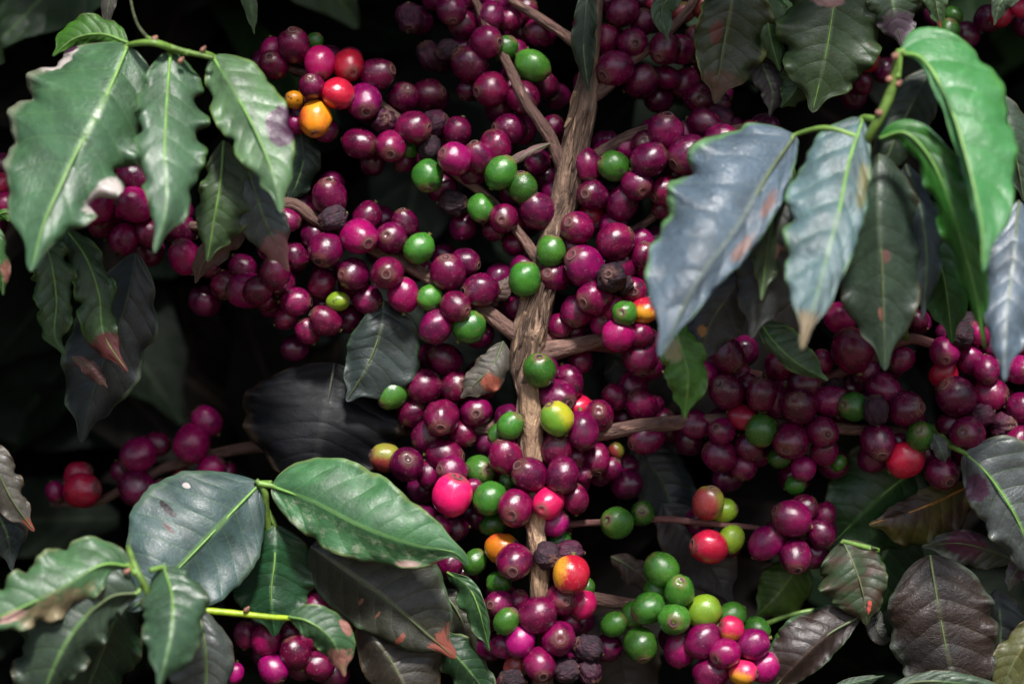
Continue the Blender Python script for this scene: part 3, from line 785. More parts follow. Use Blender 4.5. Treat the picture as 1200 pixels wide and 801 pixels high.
PINK = (0.27, 0.12, 0.095); PURP = (0.045, 0.014, 0.035); BRN = (0.13, 0.055, 0.040); RED = (0.21, 0.055, 0.035); WHT = (0.46, 0.41, 0.38); TAN = (0.30, 0.20, 0.10)
G1 = (0.050, 0.088, 0.042); G2 = (0.040, 0.068, 0.038); GD = (0.020, 0.036, 0.020); GB = (0.055, 0.200, 0.055); GS = (0.020, 0.110, 0.014)
VN = (0.12, 0.23, 0.07)
lm = leaf_material
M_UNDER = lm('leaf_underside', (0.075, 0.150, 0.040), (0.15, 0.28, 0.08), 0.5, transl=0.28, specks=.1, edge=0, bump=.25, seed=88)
M_UNDERD = lm('leaf_underside_shaded', (0.03, 0.05, 0.025), (0.06, 0.09, 0.04), 0.5, transl=0.08, specks=.1, edge=0, bump=.25, seed=89)  # darker copy of the underside, shade put into its colour
# --- upper left sprig
leaf('largest leaf at upper left, broad grey-green blade with painted white shine on wavy edge',
     [(150, 53, 130), (122, 118, 170), (84, 190, 210), (52, 262, 240), (36, 318, 250)], 72, 92, -0.25, -0.30,
     lm('leaf_broad', (0.070, 0.125, 0.075), VN, 0.36, stains=[(0.96, 0.18, 0.10, 0.10, WHT, 0.35), (0.90, 0.62, 0.11, 0.09, WHT, 0.4), (0.03, 0.17, 0.07, 0.08, WHT, .3), (0.0, 0.11, 0.05, 0.03, PURP, .3)], specks=.15, edge=0.45, edgecol=(0.35, 0.32, 0.24), seed=1),  # white patches and pale margin paint the shine along the edge
     (0.17, 0.06), 4.5, [(205, 58, 140), (178, 50, 158)], M_RIBL, 0.35, 0.72, 2.6)
leaf('narrower wavy leaf hanging second from left in the upper left sprig',
     [(200, 60, 135), (196, 110, 170), (193, 175, 205), (195, 240, 232), (181, 296, 246)], 52, 34, -0.45, 0.10,
     lm('leaf_wavy', (0.080, 0.125, 0.085), VN, 0.36, edge=0.3, edgecol=(0.10, 0.22, 0.03), specks=.1, seed=2), (0.12, 0.20), 3.5, [(222, 62, 150)], M_RIBL, 0.3, 0.75, 2.4)
leaf('pale green leaf with a dark purple blotch, third in the upper left sprig',
     [(249, 66, 135), (275, 108, 165), (300, 155, 192), (320, 205, 215), (330, 250, 225)], 46, 34, -0.30, -0.1,
     lm('leaf_blotched', (0.115, 0.165, 0.095), VN, 0.38, stains=[(0.84, 0.56, 0.22, 0.11, PURP, 0.12)], edge=0.4, edgecol=(0.20, 0.30, 0.03), specks=.25, seed=3), (0.05, 0.15), 3, [(236, 62, 150)], M_RIBL, 0.3, 0.75, 2.4)
leaf('dull olive leaf folded behind the purple-blotched leaf',
     [(262, 165, 120), (258, 215, 130), (250, 262, 130), (243, 306, 122)], 42, 22, -0.2, -0.1,
     lm('leaf_folded', (0.045, 0.068, 0.030), VN, 0.45, edge=.3, edgecol=(.2, .3, .03), seed=4), 0.14, 3, None, M_RIB, 0.3)
leaf('bluish grey leaf below the purple-blotched leaf, with brown pink tip',
     [(284, 170, 105), (296, 215, 122), (312, 262, 120), (330, 300, 108), (338, 318, 98)], 27, 27, -0.3, 0.1,
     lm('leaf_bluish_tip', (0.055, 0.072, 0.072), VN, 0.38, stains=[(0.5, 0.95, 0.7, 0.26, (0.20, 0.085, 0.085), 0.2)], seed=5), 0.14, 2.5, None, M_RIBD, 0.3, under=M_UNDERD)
leaf('small curled leaf with brown withered tip below the narrow wavy leaf',
     [(292, 262, 60), (262, 285, 66), (240, 305, 64), (229, 332, 56)], 16, 20, -0.2, -0.2,
     lm('leaf_withered', (0.10, 0.050, 0.040), (0.16, 0.09, 0.06), 0.5, seed=6), 0.15, 2, None, M_RIBD, under=M_UNDERD)
leaf('bright green leaf edge showing above the largest upper left leaf',
     [(150, 50, 120), (120, 40, 112), (88, 45, 105), (62, 66, 96)], 12, 24, -0.2, -0.3,
     lm('leaf_backlit', (0.060, 0.150, 0.015), VN, 0.45, transl=.3, edge=.2, seed=7), 0.12, 2, None, M_RIB)
leaf('twisted green leaf hanging below the tip of the largest upper left leaf',
     [(40, 258, 95), (58, 300, 105), (66, 350, 105), (64, 392, 98), (77, 416, 90)], 26, 25, -0.35, 0.25,
     lm('leaf_twisted', (0.048, 0.085, 0.040), VN, 0.36, edge=.4, edgecol=(.14, .26, .03), seed=8), 0.20, 3, None, M_RIB, 0.3)
leaf('twisted green leaf with dried dark red tip, left of the dark hanging leaf',
     [(72, 262, 75), (100, 300, 88), (116, 345, 90), (122, 392, 84), (150, 436, 76)], 22, 27, -0.4, 0.2,
     lm('leaf_red_tip', (0.050, 0.082, 0.040), VN, 0.38, stains=[(0.5, 0.92, 0.8, 0.20, (0.085, 0.022, 0.022), 0.15)], edge=.4, edgecol=(.14, .26, .03), seed=9), 0.18, 3, None, M_RIB, 0.3)
leaf('dark bluish leaf with pale margin hanging in shade at left',
     [(160, 296, 15), (146, 360, 22), (122, 425, 20), (104, 480, 12), (95, 518, 4)], 44, 52, -0.2, -0.3,
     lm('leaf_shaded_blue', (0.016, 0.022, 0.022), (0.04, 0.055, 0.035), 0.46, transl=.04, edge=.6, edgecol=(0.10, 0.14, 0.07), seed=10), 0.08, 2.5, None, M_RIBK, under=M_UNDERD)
leaf('pinkish brown dried leaf shred hanging across the dark bluish leaf',
     [(84, 418, 60), (102, 428, 64), (116, 442, 60), (126, 454, 54)], 8, 9, -0.2, -0.2, lm('leaf_shred', (0.15, 0.07, 0.065), (0.2, 0.1, 0.08), 0.55, seed=11), 0.1, 2, None, M_RIBD, midr=1.2, under=M_UNDERD)
leaf('green leaf tip with a pink spot cut by the left edge',
     [(-18, 250, 120), (-6, 285, 130), (2, 318, 128), (4, 346, 120)], 13, 16, -0.3, -0.2, lm('leaf_edge_tip', (0.06, 0.12, 0.05), VN, 0.4, stains=[(0.75, .72, .25, .14, PINK, .3)], seed=12), 0.14, 2, None, M_RIB)
leaf('thin green curled leaf edge at the left border above the pink spotted tip',
     [(-14, 262, 90), (4, 249, 100), (18, 255, 100), (24, 276, 92)], 4, 9, -0.2, -0.2, lm('leaf_curl', (0.08, 0.17, 0.03), VN, 0.4, seed=13), 0.1, 2, None, M_RIB, midr=1.2)
leaf('brown grey leaf end at the far left below the middle',
     [(-30, 500, 90), (-6, 545, 100), (14, 585, 98), (40, 622, 88)], 22, 24, -0.3, -0.2, lm('leaf_left_brown', (0.085, 0.078, 0.062), (.13, .10, .07), 0.42, stains=[(.5, .95, .5, .08, RED, .3)], edge=.4, seed=14), 0.16, 3, None, M_RIBD, under=M_UNDERD)
leaf('dark bluish leaf behind the brown grey leaf end at far left',
     [(-40, 560, 60), (-12, 590, 66), (8, 625, 64), (14, 668, 56)], 28, 26, -0.3, -0.2, lm('leaf_left_dark', (0.024, 0.032, 0.036), VN, 0.42, seed=15), 0.1, 2, None, M_RIBK, under=M_UNDERD)
# --- lower left
leaf('blue-grey flat leaf with a torn hole, left of the bright green leaf',
     [(305, 566, 50), (272, 600, 78), (234, 640, 104), (196, 678, 124), (150, 716, 138)], 60, 84, -0.12, -0.12,
     lm('leaf_torn', (0.044, 0.082, 0.078), VN, 0.46, stains=[(0.19, 0.47, 0.075, 0.020, (0.010, 0.006, 0.006), 0.15), (0.27, 0.54, 0.05, 0.012, (0.05, 0.015, 0.015), 0.2), (.12, .30, .03, .015, WHT, .3)], specks=.15, edge=.25, edgecol=(.16, .25, .14), seed=16), (0.03, 0.02), 2.5, [(318, 566, 56)], M_RIBL, 0.2, 0.95, 2.2)
leaf('bright green spotted leaf with a curved drip tip in the lower middle',
     [(318, 569, 60), (368, 588, 84), (425, 617, 104), (485, 638, 112), (530, 646, 112), (549, 662, 106)], 58, 38, -0.10, -0.15,
     lm('leaf_bright', (0.058, 0.140, 0.066), (0.12, 0.26, 0.08), 0.46, stains=[(0.10, 0.72, 0.07, 0.05, (0.30, 0.19, 0.16), 0.6), (.06, .84, .05, .03, (.25, .08, .10), .2)], blotch=(0.95, (0.22, 0.27, 0.17)), specks=.7, edge=.35, edgecol=(0.30, 0.34, 0.10), seed=17), (0.05, 0.09), 3, [(303, 566, 60)], M_RIBL, 0.15, 0.72, 2.2)
leaf('grey-brown leaf with red streaks and red tip under the bright green leaf',
     [(364, 640, 40), (405, 668, 52), (450, 700, 56), (492, 735, 52), (534, 771, 42)], 74, 44, -0.1, -0.15,
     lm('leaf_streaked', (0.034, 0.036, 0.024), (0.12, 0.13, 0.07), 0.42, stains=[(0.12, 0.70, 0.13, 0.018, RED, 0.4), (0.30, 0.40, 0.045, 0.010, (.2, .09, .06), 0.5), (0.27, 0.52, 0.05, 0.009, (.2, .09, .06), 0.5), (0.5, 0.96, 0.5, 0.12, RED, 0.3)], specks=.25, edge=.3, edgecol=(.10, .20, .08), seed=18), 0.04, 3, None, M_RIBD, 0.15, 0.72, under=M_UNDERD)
leaf('plain grey-brown leaf at the bottom edge left of the stem cherries',
     [(420, 726, 30), (452, 765, 38), (476, 806, 38), (492, 850, 30)], 52, 34, -0.15, -0.2, lm('leaf_bottom_brown', (0.026, 0.021, 0.014), (.11, .10, .06), 0.42, specks=.2, seed=19), 0.05, 2, None, M_RIBD, 0.2, under=M_UNDERD)
leaf('deep green glossy leaf between the torn leaf and the grey-brown streaked leaf',
     [(322, 614, 40), (322, 655, 52), (318, 695, 54), (322, 745, 46)], 50, 46, -0.25, -0.25, lm('leaf_deep_green', (0.016, 0.058, 0.026), (0.05, 0.13, 0.05), 0.36, edge=.15, seed=20), 0.06, 2.5, [(310, 590, 40)], M_RIB, 0.2)
leaf('blurred wavy leaf with pale pink spots at the lower left edge',
     [(152, 663, 185), (118, 662, 205), (66, 692, 222), (10, 718, 235), (-50, 742, 240)], 30, 46, -0.2, -0.3,
     lm('leaf_pink_spots', (0.080, 0.140, 0.075), VN, 0.38, stains=[(0.62, 0.70, 0.12, 0.075, (0.60, 0.36, 0.32), 0.35), (0.94, 0.44, 0.12, 0.06, (0.55, 0.28, 0.22), 0.35), (.8, .5, .25, .2, (.22, .18, .10), .6)], edge=.4, edgecol=(.28, .26, .12), seed=21), (0.17, 0.09), 4, [(160, 672, 196)], M_RIBL, 0.3, 0.8, 2.4)
leaf('blurred dull leaf with one scalloped edge below the pink spotted leaf',
     [(162, 694, 190), (128, 700, 200), (90, 735, 206), (62, 785, 204), (40, 850, 194)], 36, 66, -0.3, -0.25, lm('leaf_scalloped', (0.050, 0.060, 0.052), VN, 0.38, edge=.2, seed=22), 0.16, 3.5, [(166, 686, 186)], M_RIBD, 0.3, 0.8, under=M_UNDERD)
leaf('blurred glossy leaf hanging straight down at lower left of the lime twig',
     [(192, 664, 195), (202, 700, 225), (200, 745, 250), (186, 804, 262)], 46, 38, -0.35, -0.2, lm('leaf_glossy_down', (0.055, 0.088, 0.062), VN, 0.27, edge=.2, specks=.1, seed=23), 0.09, 2.5, [(176, 668, 205)], M_RIB, 0.35, 0.8)
leaf('grey leaf hanging at the bottom edge right of the blurred glossy leaf',
     [(232, 712, 130), (240, 752, 142), (242, 795, 142), (236, 850, 134)], 32, 44, -0.3, -0.2, lm('leaf_bottom_grey', (0.060, 0.068, 0.066), VN, 0.36, seed=24), 0.07, 2, None, M_RIBD, 0.3, under=M_UNDERD)
leaf('small leaf with coral pink tip at the end of the lime twig',
     [(338, 722, 118), (362, 728, 128), (390, 750, 128), (404, 792, 118)], 26, 20, -0.2, -0.25, lm('leaf_coral_tip', (0.050, 0.098, 0.050), VN, 0.38, stains=[(.35, .88, .6, .20, PINK, .3), (.9, .55, .10, .07, PINK, .2)], edge=.4, edgecol=(.2, .28, .06), seed=25), 0.09, 2, None, M_RIB, 0.3)
leaf('dark green leaf behind the pale lower left leaves at bottom',
     [(150, 690, 120), (130, 735, 126), (112, 780, 126), (90, 840, 118)], 44, 40, -0.3, -0.3, lm('leaf_bottom_dark', (0.014, 0.040, 0.020), VN, 0.42, seed=26), 0.1, 2.5, None, M_RIBK, under=M_UNDERD)
leaf('narrow green leaf edge-on left of the lowest stem cherries',
     [(524, 670, 20), (548, 686, 34), (562, 716, 36), (574, 762, 28)], 9, 22, 0.5, -0.5, lm('leaf_edge_on', (0.050, 0.105, 0.048), VN, 0.4, seed=27), 0.12, 2, None, M_RIB)
leaf('dark green leaf with pale rim at the bottom between grey-brown leaf and stem',
     [(500, 738, 10), (528, 762, 20), (552, 788, 20), (580, 830, 12)], 26, 24, -0.3, -0.3, lm('leaf_bottom_rim', (0.018, 0.045, 0.022), VN, 0.42, edge=.7, edgecol=(.16, .20, .08), seed=28), 0.12, 2, None, M_RIBK, under=M_UNDERD)
leaf('dull reddish green leaf in shade left of the lower stem',
     [(516, 690, -20), (536, 716, -12), (548, 748, -12), (552, 790, -18)], 26, 24, -0.2, -0.2, lm('leaf_shade_red', (0.050, 0.052, 0.032), (.11, .07, .05), 0.5, seed=29), 0.08, 2, None, M_RIBD, under=M_UNDERD)
# --- left middle, in shade
leaf('dark hanging leaf with one pointed tip, left of the stem at mid height',
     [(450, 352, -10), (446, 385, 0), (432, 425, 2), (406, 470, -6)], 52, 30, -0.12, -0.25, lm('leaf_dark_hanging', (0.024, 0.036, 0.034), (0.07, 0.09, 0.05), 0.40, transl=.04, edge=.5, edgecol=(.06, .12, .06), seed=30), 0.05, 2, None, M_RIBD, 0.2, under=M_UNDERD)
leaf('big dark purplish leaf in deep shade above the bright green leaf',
     [(392, 425, -45), (384, 470, -34), (374, 520, -30), (362, 585, -34)], 84, 88, -0.15, -0.15, lm('leaf_big_dark', (0.0040, 0.0045, 0.006), (0.010, 0.010, 0.010), 0.55, spec=.2, specks=0, transl=.03, edge=.2, seed=31), 0.06, 2.5, None, M_RIBK, 0.15, 0.8, under=M_UNDERD)  # near-black blade colour stands in for the deep shade
leaf('small grey leaf with an orange patch just left of the stem fork',
     [(590, 400, 0), (578, 428, 8), (558, 448, 8), (540, 466, 0)], 22, 18, -0.1, -0.1, lm('leaf_orange_patch', (0.090, 0.080, 0.062), (.12, .1, .08), 0.5, stains=[(.78, .55, .25, .12, (.30, .08, .05), .4)], seed=32), 0.1, 2, None, M_RIBD, under=M_UNDERD)
leaf('small brown dry leaf pointing up right of the left cluster',
     [(560, 352, -12), (578, 345, -6), (590, 332, -6), (592, 318, -12)], 14, 14, -0.2, -0.2, lm('leaf_dry_brown', (0.105, 0.06, 0.05), (.15, .09, .07), 0.55, seed=33), 0.14, 2, None, M_RIBD, under=M_UNDERD)
leaf('thin dry pinkish leaf shred crossing below the upper stem branch',
     [(645, 168, 14), (622, 178, 18), (600, 190, 18), (578, 200, 10)], 5, 6, -0.2, -0.2, lm('leaf_shred_upper', (0.17, 0.09, 0.085), (.2, .1, .1), 0.6, seed=34), 0.1, 2, None, M_RIBD, midr=1.2, under=M_UNDERD)
leaf('dark blue-green leaf in the gap beside the purple-blotched leaf',
     [(352, 150, -25), (356, 185, -18), (348, 215, -18), (336, 240, -25)], 20, 18, -0.3, -0.3, lm('leaf_gap_dark', (0.022, 0.038, 0.034), VN, 0.44, seed=35), 0.1, 2, None, M_RIBK, under=M_UNDERD)
# --- top
leaf('brown stained leaf with curled yellow-green margin hanging at the top right of centre',
     [(862, -40, 20), (856, 10, 34), (846, 65, 36), (838, 122, 26)], 50, 34, -0.2, 0.25, lm('leaf_top_stained', (0.040, 0.044, 0.020), (.12, .13, .05), 0.44, stains=[(.35, .50, .10, .08, (.11, .03, .025), .6), (.5, .88, .5, .12, (.10, .055, .035), .7)], edge=.7, edgecol=(.20, .22, .05), seed=36), 0.14, 2.5, None, M_RIBD, 0.25, under=M_UNDERD)
leaf('grey pointed leaf tip hanging from the top edge above the purple cherries',
     [(798, -30, 45), (786, -6, 52), (775, 14, 52), (783, 48, 44)], 15, 12, -0.3, 0.2, lm('leaf_top_tip', (0.062, 0.092, 0.060), VN, 0.38, seed=37), 0.1, 2, None, M_RIBD, under=M_UNDERD)
leaf('broad olive leaf with a pink spot at its top, left of the tall bright leaf',
     [(985, -50, 30), (978, 0, 44), (968, 62, 46), (952, 132, 36)], 58, 58, -0.15, -0.2, lm('leaf_top_olive', (0.052, 0.068, 0.034), (.08, .12, .05), 0.42, stains=[(.42, .27, .16, .06, (.34, .18, .17), .5)], edge=.3, edgecol=(.12, .2, .04), seed=38), 0.12, 3, None, M_RIB, 0.2)
leaf('green leaf hanging at the top between the stained leaf and the olive leaf',
     [(905, -50, 10), (898, 0, 20), (902, 40, 20), (914, 84, 12)], 24, 20, -0.25, -0.2, lm('leaf_top_green', (0.048, 0.090, 0.030), VN, 0.42, seed=39), 0.12, 2, None, M_RIB)
leaf('leaf piece with split grey tips hanging at the top edge near the red cherry',
     [(1040, -50, 40), (1044, -10, 48), (1050, 22, 46), (1058, 56, 38)], 32, 28, -0.2, -0.2, lm('leaf_top_split', (0.060, 0.075, 0.050), VN, 0.42, stains=[(.5, .8, .5, .2, (.10, .07, .09), .3)], seed=40), 0.16, 3, None, M_RIBD, under=M_UNDERD)
leaf('narrow green leaf tip at the top edge above the tall bright leaf',
     [(1090, -40, 30), (1094, -14, 34), (1098, 10, 34), (1102, 34, 28)], 14, 14, -0.2, -0.2, lm('leaf_top_narrow', (0.060, 0.090, 0.040), VN, 0.42, stains=[(.5, .97, .5, .1, RED, .3)], seed=41), 0.08, 2, None, M_RIBD, under=M_UNDERD)
leaf('pale grey leaf tip at the top right corner',
     [(1200, -30, 40), (1186, -8, 46), (1172, 4, 46), (1165, 30, 38)], 12, 10, -0.2, -0.2, lm('leaf_corner_tip', (0.11, 0.12, 0.10), VN, 0.42, seed=42), 0.08, 2, None, M_RIBD, under=M_UNDERD)
leaf('dull purplish leaf below the green top leaf, half hidden by the olive leaf',
     [(886, 50, -10), (895, 80, 0), (905, 108, 0), (902, 136, -8)], 20, 16, -0.2, -0.2, lm('leaf_top_purplish', (0.062, 0.050, 0.058), VN, 0.46, seed=43), 0.12, 2, None, M_RIBD, under=M_UNDERD)
leaf('green leaf below the olive leaf at its left, with a lime edge',
     [(935, 60, 0), (938, 85, 8), (930, 108, 8), (915, 126, 0)], 22, 20, -0.2, -0.2, lm('leaf_top_lime_edge', (0.045, 0.075, 0.030), VN, 0.42, edge=.5, edgecol=(.14, .26, .03), seed=44), 0.14, 2, None, M_RIB)  # margin coloured lime green
leaf('dark leaf tip pointing down at the top edge left of centre',
     [(128, -40, -10), (130, -12, -4), (126, 12, -4), (125, 36, -10)], 9, 9, -0.2, -0.2, lm('leaf_tip_a', (0.075, 0.065, 0.062), VN, 0.5, seed=45), 0.05, 2, None, M_RIBD, midr=1.3, under=M_UNDERD)
leaf('green leaf tip pointing down at the top edge above the red cherries',
     [(284, -40, 0), (288, -14, 6), (294, 8, 6), (298, 40, 0)], 8, 9, -0.2, -0.2, lm('leaf_tip_b', (0.085, 0.115, 0.065), VN, 0.46, seed=46), 0.05, 2, None, M_RIBD, midr=1.3, under=M_UNDERD)
leaf('narrow dark leaf hanging against the top of the stem',
     [(688, -20, 24), (686, 20, 32), (684, 60, 32), (690, 108, 24)], 14, 14, -0.3, -0.2, lm('leaf_stem_dark', (0.018, 0.030, 0.018), VN, 0.46, edge=.5, edgecol=(.08, .11, .04), seed=47), 0.1, 2, None, M_RIBK, under=M_UNDERD)
# --- right foreground sprig
leaf('large blue-grey leaf with pinkish midrib hanging right of the centre cherries',
     [(932, 158, 165), (900, 205, 205), (862, 270, 248), (816, 332, 285), (773, 418, 306)], 28, 90, 0.25, -0.18,
     lm('leaf_blue_grey', (0.078, 0.115, 0.150), (0.13, 0.16, 0.14), 0.36, transl=.06, stains=[(.80, .50, .10, .06, (.17, .10, .085), .7), (.80, .3, .10, .06, (.17, .10, .085), .7)], specks=.12, edge=.6, edgecol=(.12, .30, .06), veins=7.5, bump=.7, seed=48), 0.085, 3.5, [(1018, 166, 194), (970, 150, 186)], M_RIBD, 0.3, 0.72, 2.2)  # pale bluish base colour carries the sky's sheen
leaf('blue-green hanging leaf with pale green midrib near its right edge, middle of the right sprig',
     [(1012, 138, 180), (995, 190, 215), (982, 255, 255), (962, 330, 292), (940, 410, 318)], 28, 60, 0.05, -0.2,
     lm('leaf_blue_green', (0.082, 0.140, 0.150), (0.15, 0.24, 0.12), 0.36, transl=.08, stains=[(.85, .30, .10, .10, (.11, .11, .045), .7), (.5, .95, .5, .1, (.2, .15, .08), .4)], specks=.12, edge=.45, edgecol=(.14, .30, .05), veins=8, bump=.65, seed=49), 0.075, 4, [(1030, 141, 206)], M_RIBL, 0.3, 0.75, 2.6, quilt=0.022)  # sky sheen painted into the bluish base colour here too
leaf('dark grey-green leaf with two pink spots hanging behind the blue-green leaf',
     [(1030, 180, 170), (1030, 245, 184), (1034, 325, 188), (1037, 434, 176)], 52, 56, -0.2, -0.2, lm('leaf_two_spots', (0.038, 0.054, 0.042), (.07, .10, .06), 0.42, stains=[(.54, .48, .05, .028, (.10, .05, .04), .7), (.47, .74, .04, .03, (.20, .08, .06), .6)], edge=.25, seed=50), 0.08, 3, None, M_RIBD, 0.25, 0.8, under=M_UNDERD)
leaf('tall bright green leaf arching over at the right edge, tallest of the right sprig',
     [(1054, 62, 205), (1082, 70, 222), (1112, 120, 252), (1134, 190, 285), (1150, 262, 312), (1152, 318, 325)], 66, 12, -0.28, -0.5,
     lm('leaf_tall_bright', (0.095, 0.250, 0.110), (0.14, 0.30, 0.12), 0.34, transl=.3, tint=(0.04, 0.20, 0.045), specks=.1, edge=.35, edgecol=(.12, .30, .06), veins=8, bump=.6, seed=51), 0.05, 3.5, [(1050, 92, 212)], M_RIBL, 0.3, 0.72, 3.4)
leaf('saturated green leaf seen edge-on, folded beneath the tall bright leaf',
     [(1030, 162, 215), (1062, 156, 226), (1094, 192, 232), (1120, 260, 236), (1142, 340, 232), (1154, 408, 222)], 26, 24, 0.3, -0.6, lm('leaf_edge_green', (0.030, 0.135, 0.016), (.10, .26, .04), 0.38, transl=.2, edge=.3, edgecol=(.12, .2, .18), seed=52), 0.14, 4, None, M_RIBL, 0.3, 0.8)
leaf('bluish leaf hanging at the right border below the tall bright leaf',
     [(1194, 235, 170), (1188, 300, 205), (1180, 370, 240), (1177, 446, 265)], 34, 32, -0.2, -0.2, lm('leaf_border_blue', (0.085, 0.120, 0.155), (.10, .13, .10), 0.34, transl=.08, edge=.4, edgecol=(.20, .24, .10), seed=53), 0.08, 2.5, None, M_RIBD, 0.3)  # blue of the reflected sky is part of the base colour
leaf('grey leaf in the gap between the blue-grey and blue-green leaves',
     [(930, 215, 150), (912, 270, 164), (898, 330, 166), (880, 396, 156)], 42, 40, -0.2, -0.2, lm('leaf_gap_grey', (0.045, 0.052, 0.050), (.08, .08, .07), 0.42, stains=[(.85, .42, .12, .1, (.4, .2, .18), .3)], seed=54), 0.08, 3, None, M_RIBD, 0.25, under=M_UNDERD)
leaf('shaded leaf behind the lower half of the blue-grey leaf',
     [(880, 300, 130), (858, 340, 142), (832, 380, 142), (818, 432, 132)], 34, 32, -0.2, -0.2, lm('leaf_behind_blue', (0.040, 0.048, 0.054), (.07, .08, .07), 0.42, stains=[(.4, .7, .10, .04, (.30, .14, .03), .5)], seed=55), 0.1, 2.5, None, M_RIBD, 0.25, under=M_UNDERD)
leaf('deep green shaded leaf in the gap right of the leaf with two pink spots',
     [(1074, 225, 110), (1092, 275, 124), (1108, 335, 126), (1116, 402, 116)], 34, 34, -0.2, -0.2, lm('leaf_gap_green', (0.016, 0.105, 0.012), (.04, .16, .03), 0.40, transl=.2, seed=56), 0.1, 2.5, None, M_RIB, 0.25)
leaf('dark shaded leaf behind the top of the right sprig twig',
     [(1092, 78, 150), (1070, 120, 164), (1050, 160, 166), (1030, 210, 158)], 30, 28, -0.2, -0.2, lm('leaf_sprig_dark', (0.022, 0.034, 0.022), (.05, .08, .03), 0.46, seed=57), 0.06, 2.5, None, M_RIBD, 0.25, under=M_UNDERD)
leaf('small blue-grey leaf under the saturated green fold of the right sprig',
     [(1066, 162, 190), (1086, 178, 198), (1108, 205, 198), (1120, 246, 190)], 22, 12, -0.2, -0.2, lm('leaf_sprig_small', (0.070, 0.095, 0.105), (.1, .12, .1), 0.34, seed=58), 0.1, 2, None, M_RIBD, 0.25, under=M_UNDERD)
leaf('lime green leaf glowing under the tip of the blue-grey leaf',
     [(788, 372, 150), (796, 402, 160), (806, 440, 160), (802, 490, 150)], 26, 26, -0.3, -0.15, lm('leaf_lime_glow', (0.085, 0.200, 0.026), (.22, .36, .08), 0.42, transl=.22, stains=[(.3, .3, .2, .12, (.30, .28, .14), .5)], edge=.3, edgecol=(.28, .32, .16), seed=59), 0.13, 2.5, None, M_RIBL, 0.25)
leaf('green pointed leaf tip just below the blue-green hanging leaf',
     [(888, 372, 110), (905, 398, 120), (932, 424, 120), (970, 446, 110)], 26, 12, -0.1, -0.3, lm('leaf_point_green', (0.045, 0.080, 0.034), VN, 0.36, edge=.6, edgecol=(.16, .30, .05), seed=60), 0.08, 2, None, M_RIB, 0.25)
leaf('dull green leaf cut by the right border beside the tall bright leaf',
     [(1168, 108, 90), (1184, 150, 100), (1192, 190, 100), (1200, 236, 92)], 24, 22, -0.2, -0.2, lm('leaf_border_dull', (0.050, 0.060, 0.052), VN, 0.46, seed=61), 0.06, 2, None, M_RIBD, under=M_UNDERD)
leaf('twisted olive leaf with ruffled rim between the blue-grey and blue-green leaves',
     [(928, 190, 130), (912, 232, 148), (900, 285, 168), (892, 352, 180)], 24, 20, -0.2, 0.3, lm('leaf_twist_olive', (0.070, 0.085, 0.045), VN, 0.42, stains=[(.85, .62, .14, .08, (.24, .13, .11), .6)], edge=.5, edgecol=(.16, .26, .06), seed=83), 0.22, 3, None, M_RIB, 0.3)
leaf('narrow bluish leaf hanging between the leaf with pink spots and the saturated green fold',
     [(1060, 190, 150), (1078, 240, 166), (1086, 300, 170), (1082, 372, 160)], 20, 24, -0.2, -0.2, lm('leaf_narrow_blue', (0.050, 0.070, 0.080), VN, 0.40, edge=.4, edgecol=(.10, .24, .05), seed=84), 0.14, 3, None, M_RIBD, 0.3)
# --- lower right
leaf('grey-green leaf with lime midrib and purple blotch at the right edge',
     [(1130, 530, 50), (1156, 554, 62), (1184, 594, 66), (1206, 640, 60), (1225, 690, 50)], 62, 38, -0.1, -0.2, lm('leaf_right_grey', (0.066, 0.076, 0.078), VN, 0.34, stains=[(.20, .22, .20, .10, PURP, .3)], edge=.4, edgecol=(.2, .22, .12), seed=62), 0.08, 3, [(1112, 522, 30)], M_RIBL, 0.2, 0.75)
leaf('large deep green leaf in shade below the right hand cluster',
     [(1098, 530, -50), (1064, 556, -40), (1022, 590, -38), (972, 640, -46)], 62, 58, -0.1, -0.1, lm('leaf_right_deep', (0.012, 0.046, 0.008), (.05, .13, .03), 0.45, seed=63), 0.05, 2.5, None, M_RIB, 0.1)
leaf('olive brown leaf with an orange midrib in shade at right',
     [(1142, 566, -22), (1104, 584, -14), (1066, 600, -14), (1018, 614, -22)], 44, 18, -0.1, -0.2, lm('leaf_orange_rib', (0.062, 0.060, 0.008), (.32, .15, .02), 0.48, stains=[(.3, .7, .4, .3, (.03, .014, .006), .6), (.85, .25, .2, .2, (.04, .018, .006), .6)], seed=64), 0.08, 2.5, None, M_RIBO, 0.15)
leaf('reddish green leaf with a notched end above the brown bottom leaf',
     [(988, 634, 5), (1002, 665, 15), (1012, 698, 16), (1016, 732, 8)], 32, 44, -0.15, -0.15, lm('leaf_notched', (0.034, 0.050, 0.024), (.08, .06, .04), 0.44, tint=(0.070, 0.030, 0.024), mott=.85, stains=[(.62, .80, .06, .10, (.55, .08, .07), .3)], edge=.3, edgecol=(.08, .2, .06), seed=65), 0.10, 2.5, [(1030, 645, 0)], M_RIBD, 0.2, 0.75, under=M_UNDERD)
leaf('largest dark purplish leaf with pale midrib at the bottom right',
     [(1090, 650, 30), (1098, 700, 44), (1108, 755, 48), (1118, 805, 44), (1122, 860, 36)], 60, 58, -0.15, -0.15, lm('leaf_purplish', spec=.35, col=(0.020, 0.0105, 0.0075), vein=(0.040, 0.040, 0.020), rough=0.46, transl=.05, tint=(0.009, 0.010, 0.011), mott=.7, specks=.12, edge=.35, edgecol=(.10, .14, .10), veins=8, bump=.6, seed=66), 0.05, 4, None, M_RIBD, 0.2, 0.75)
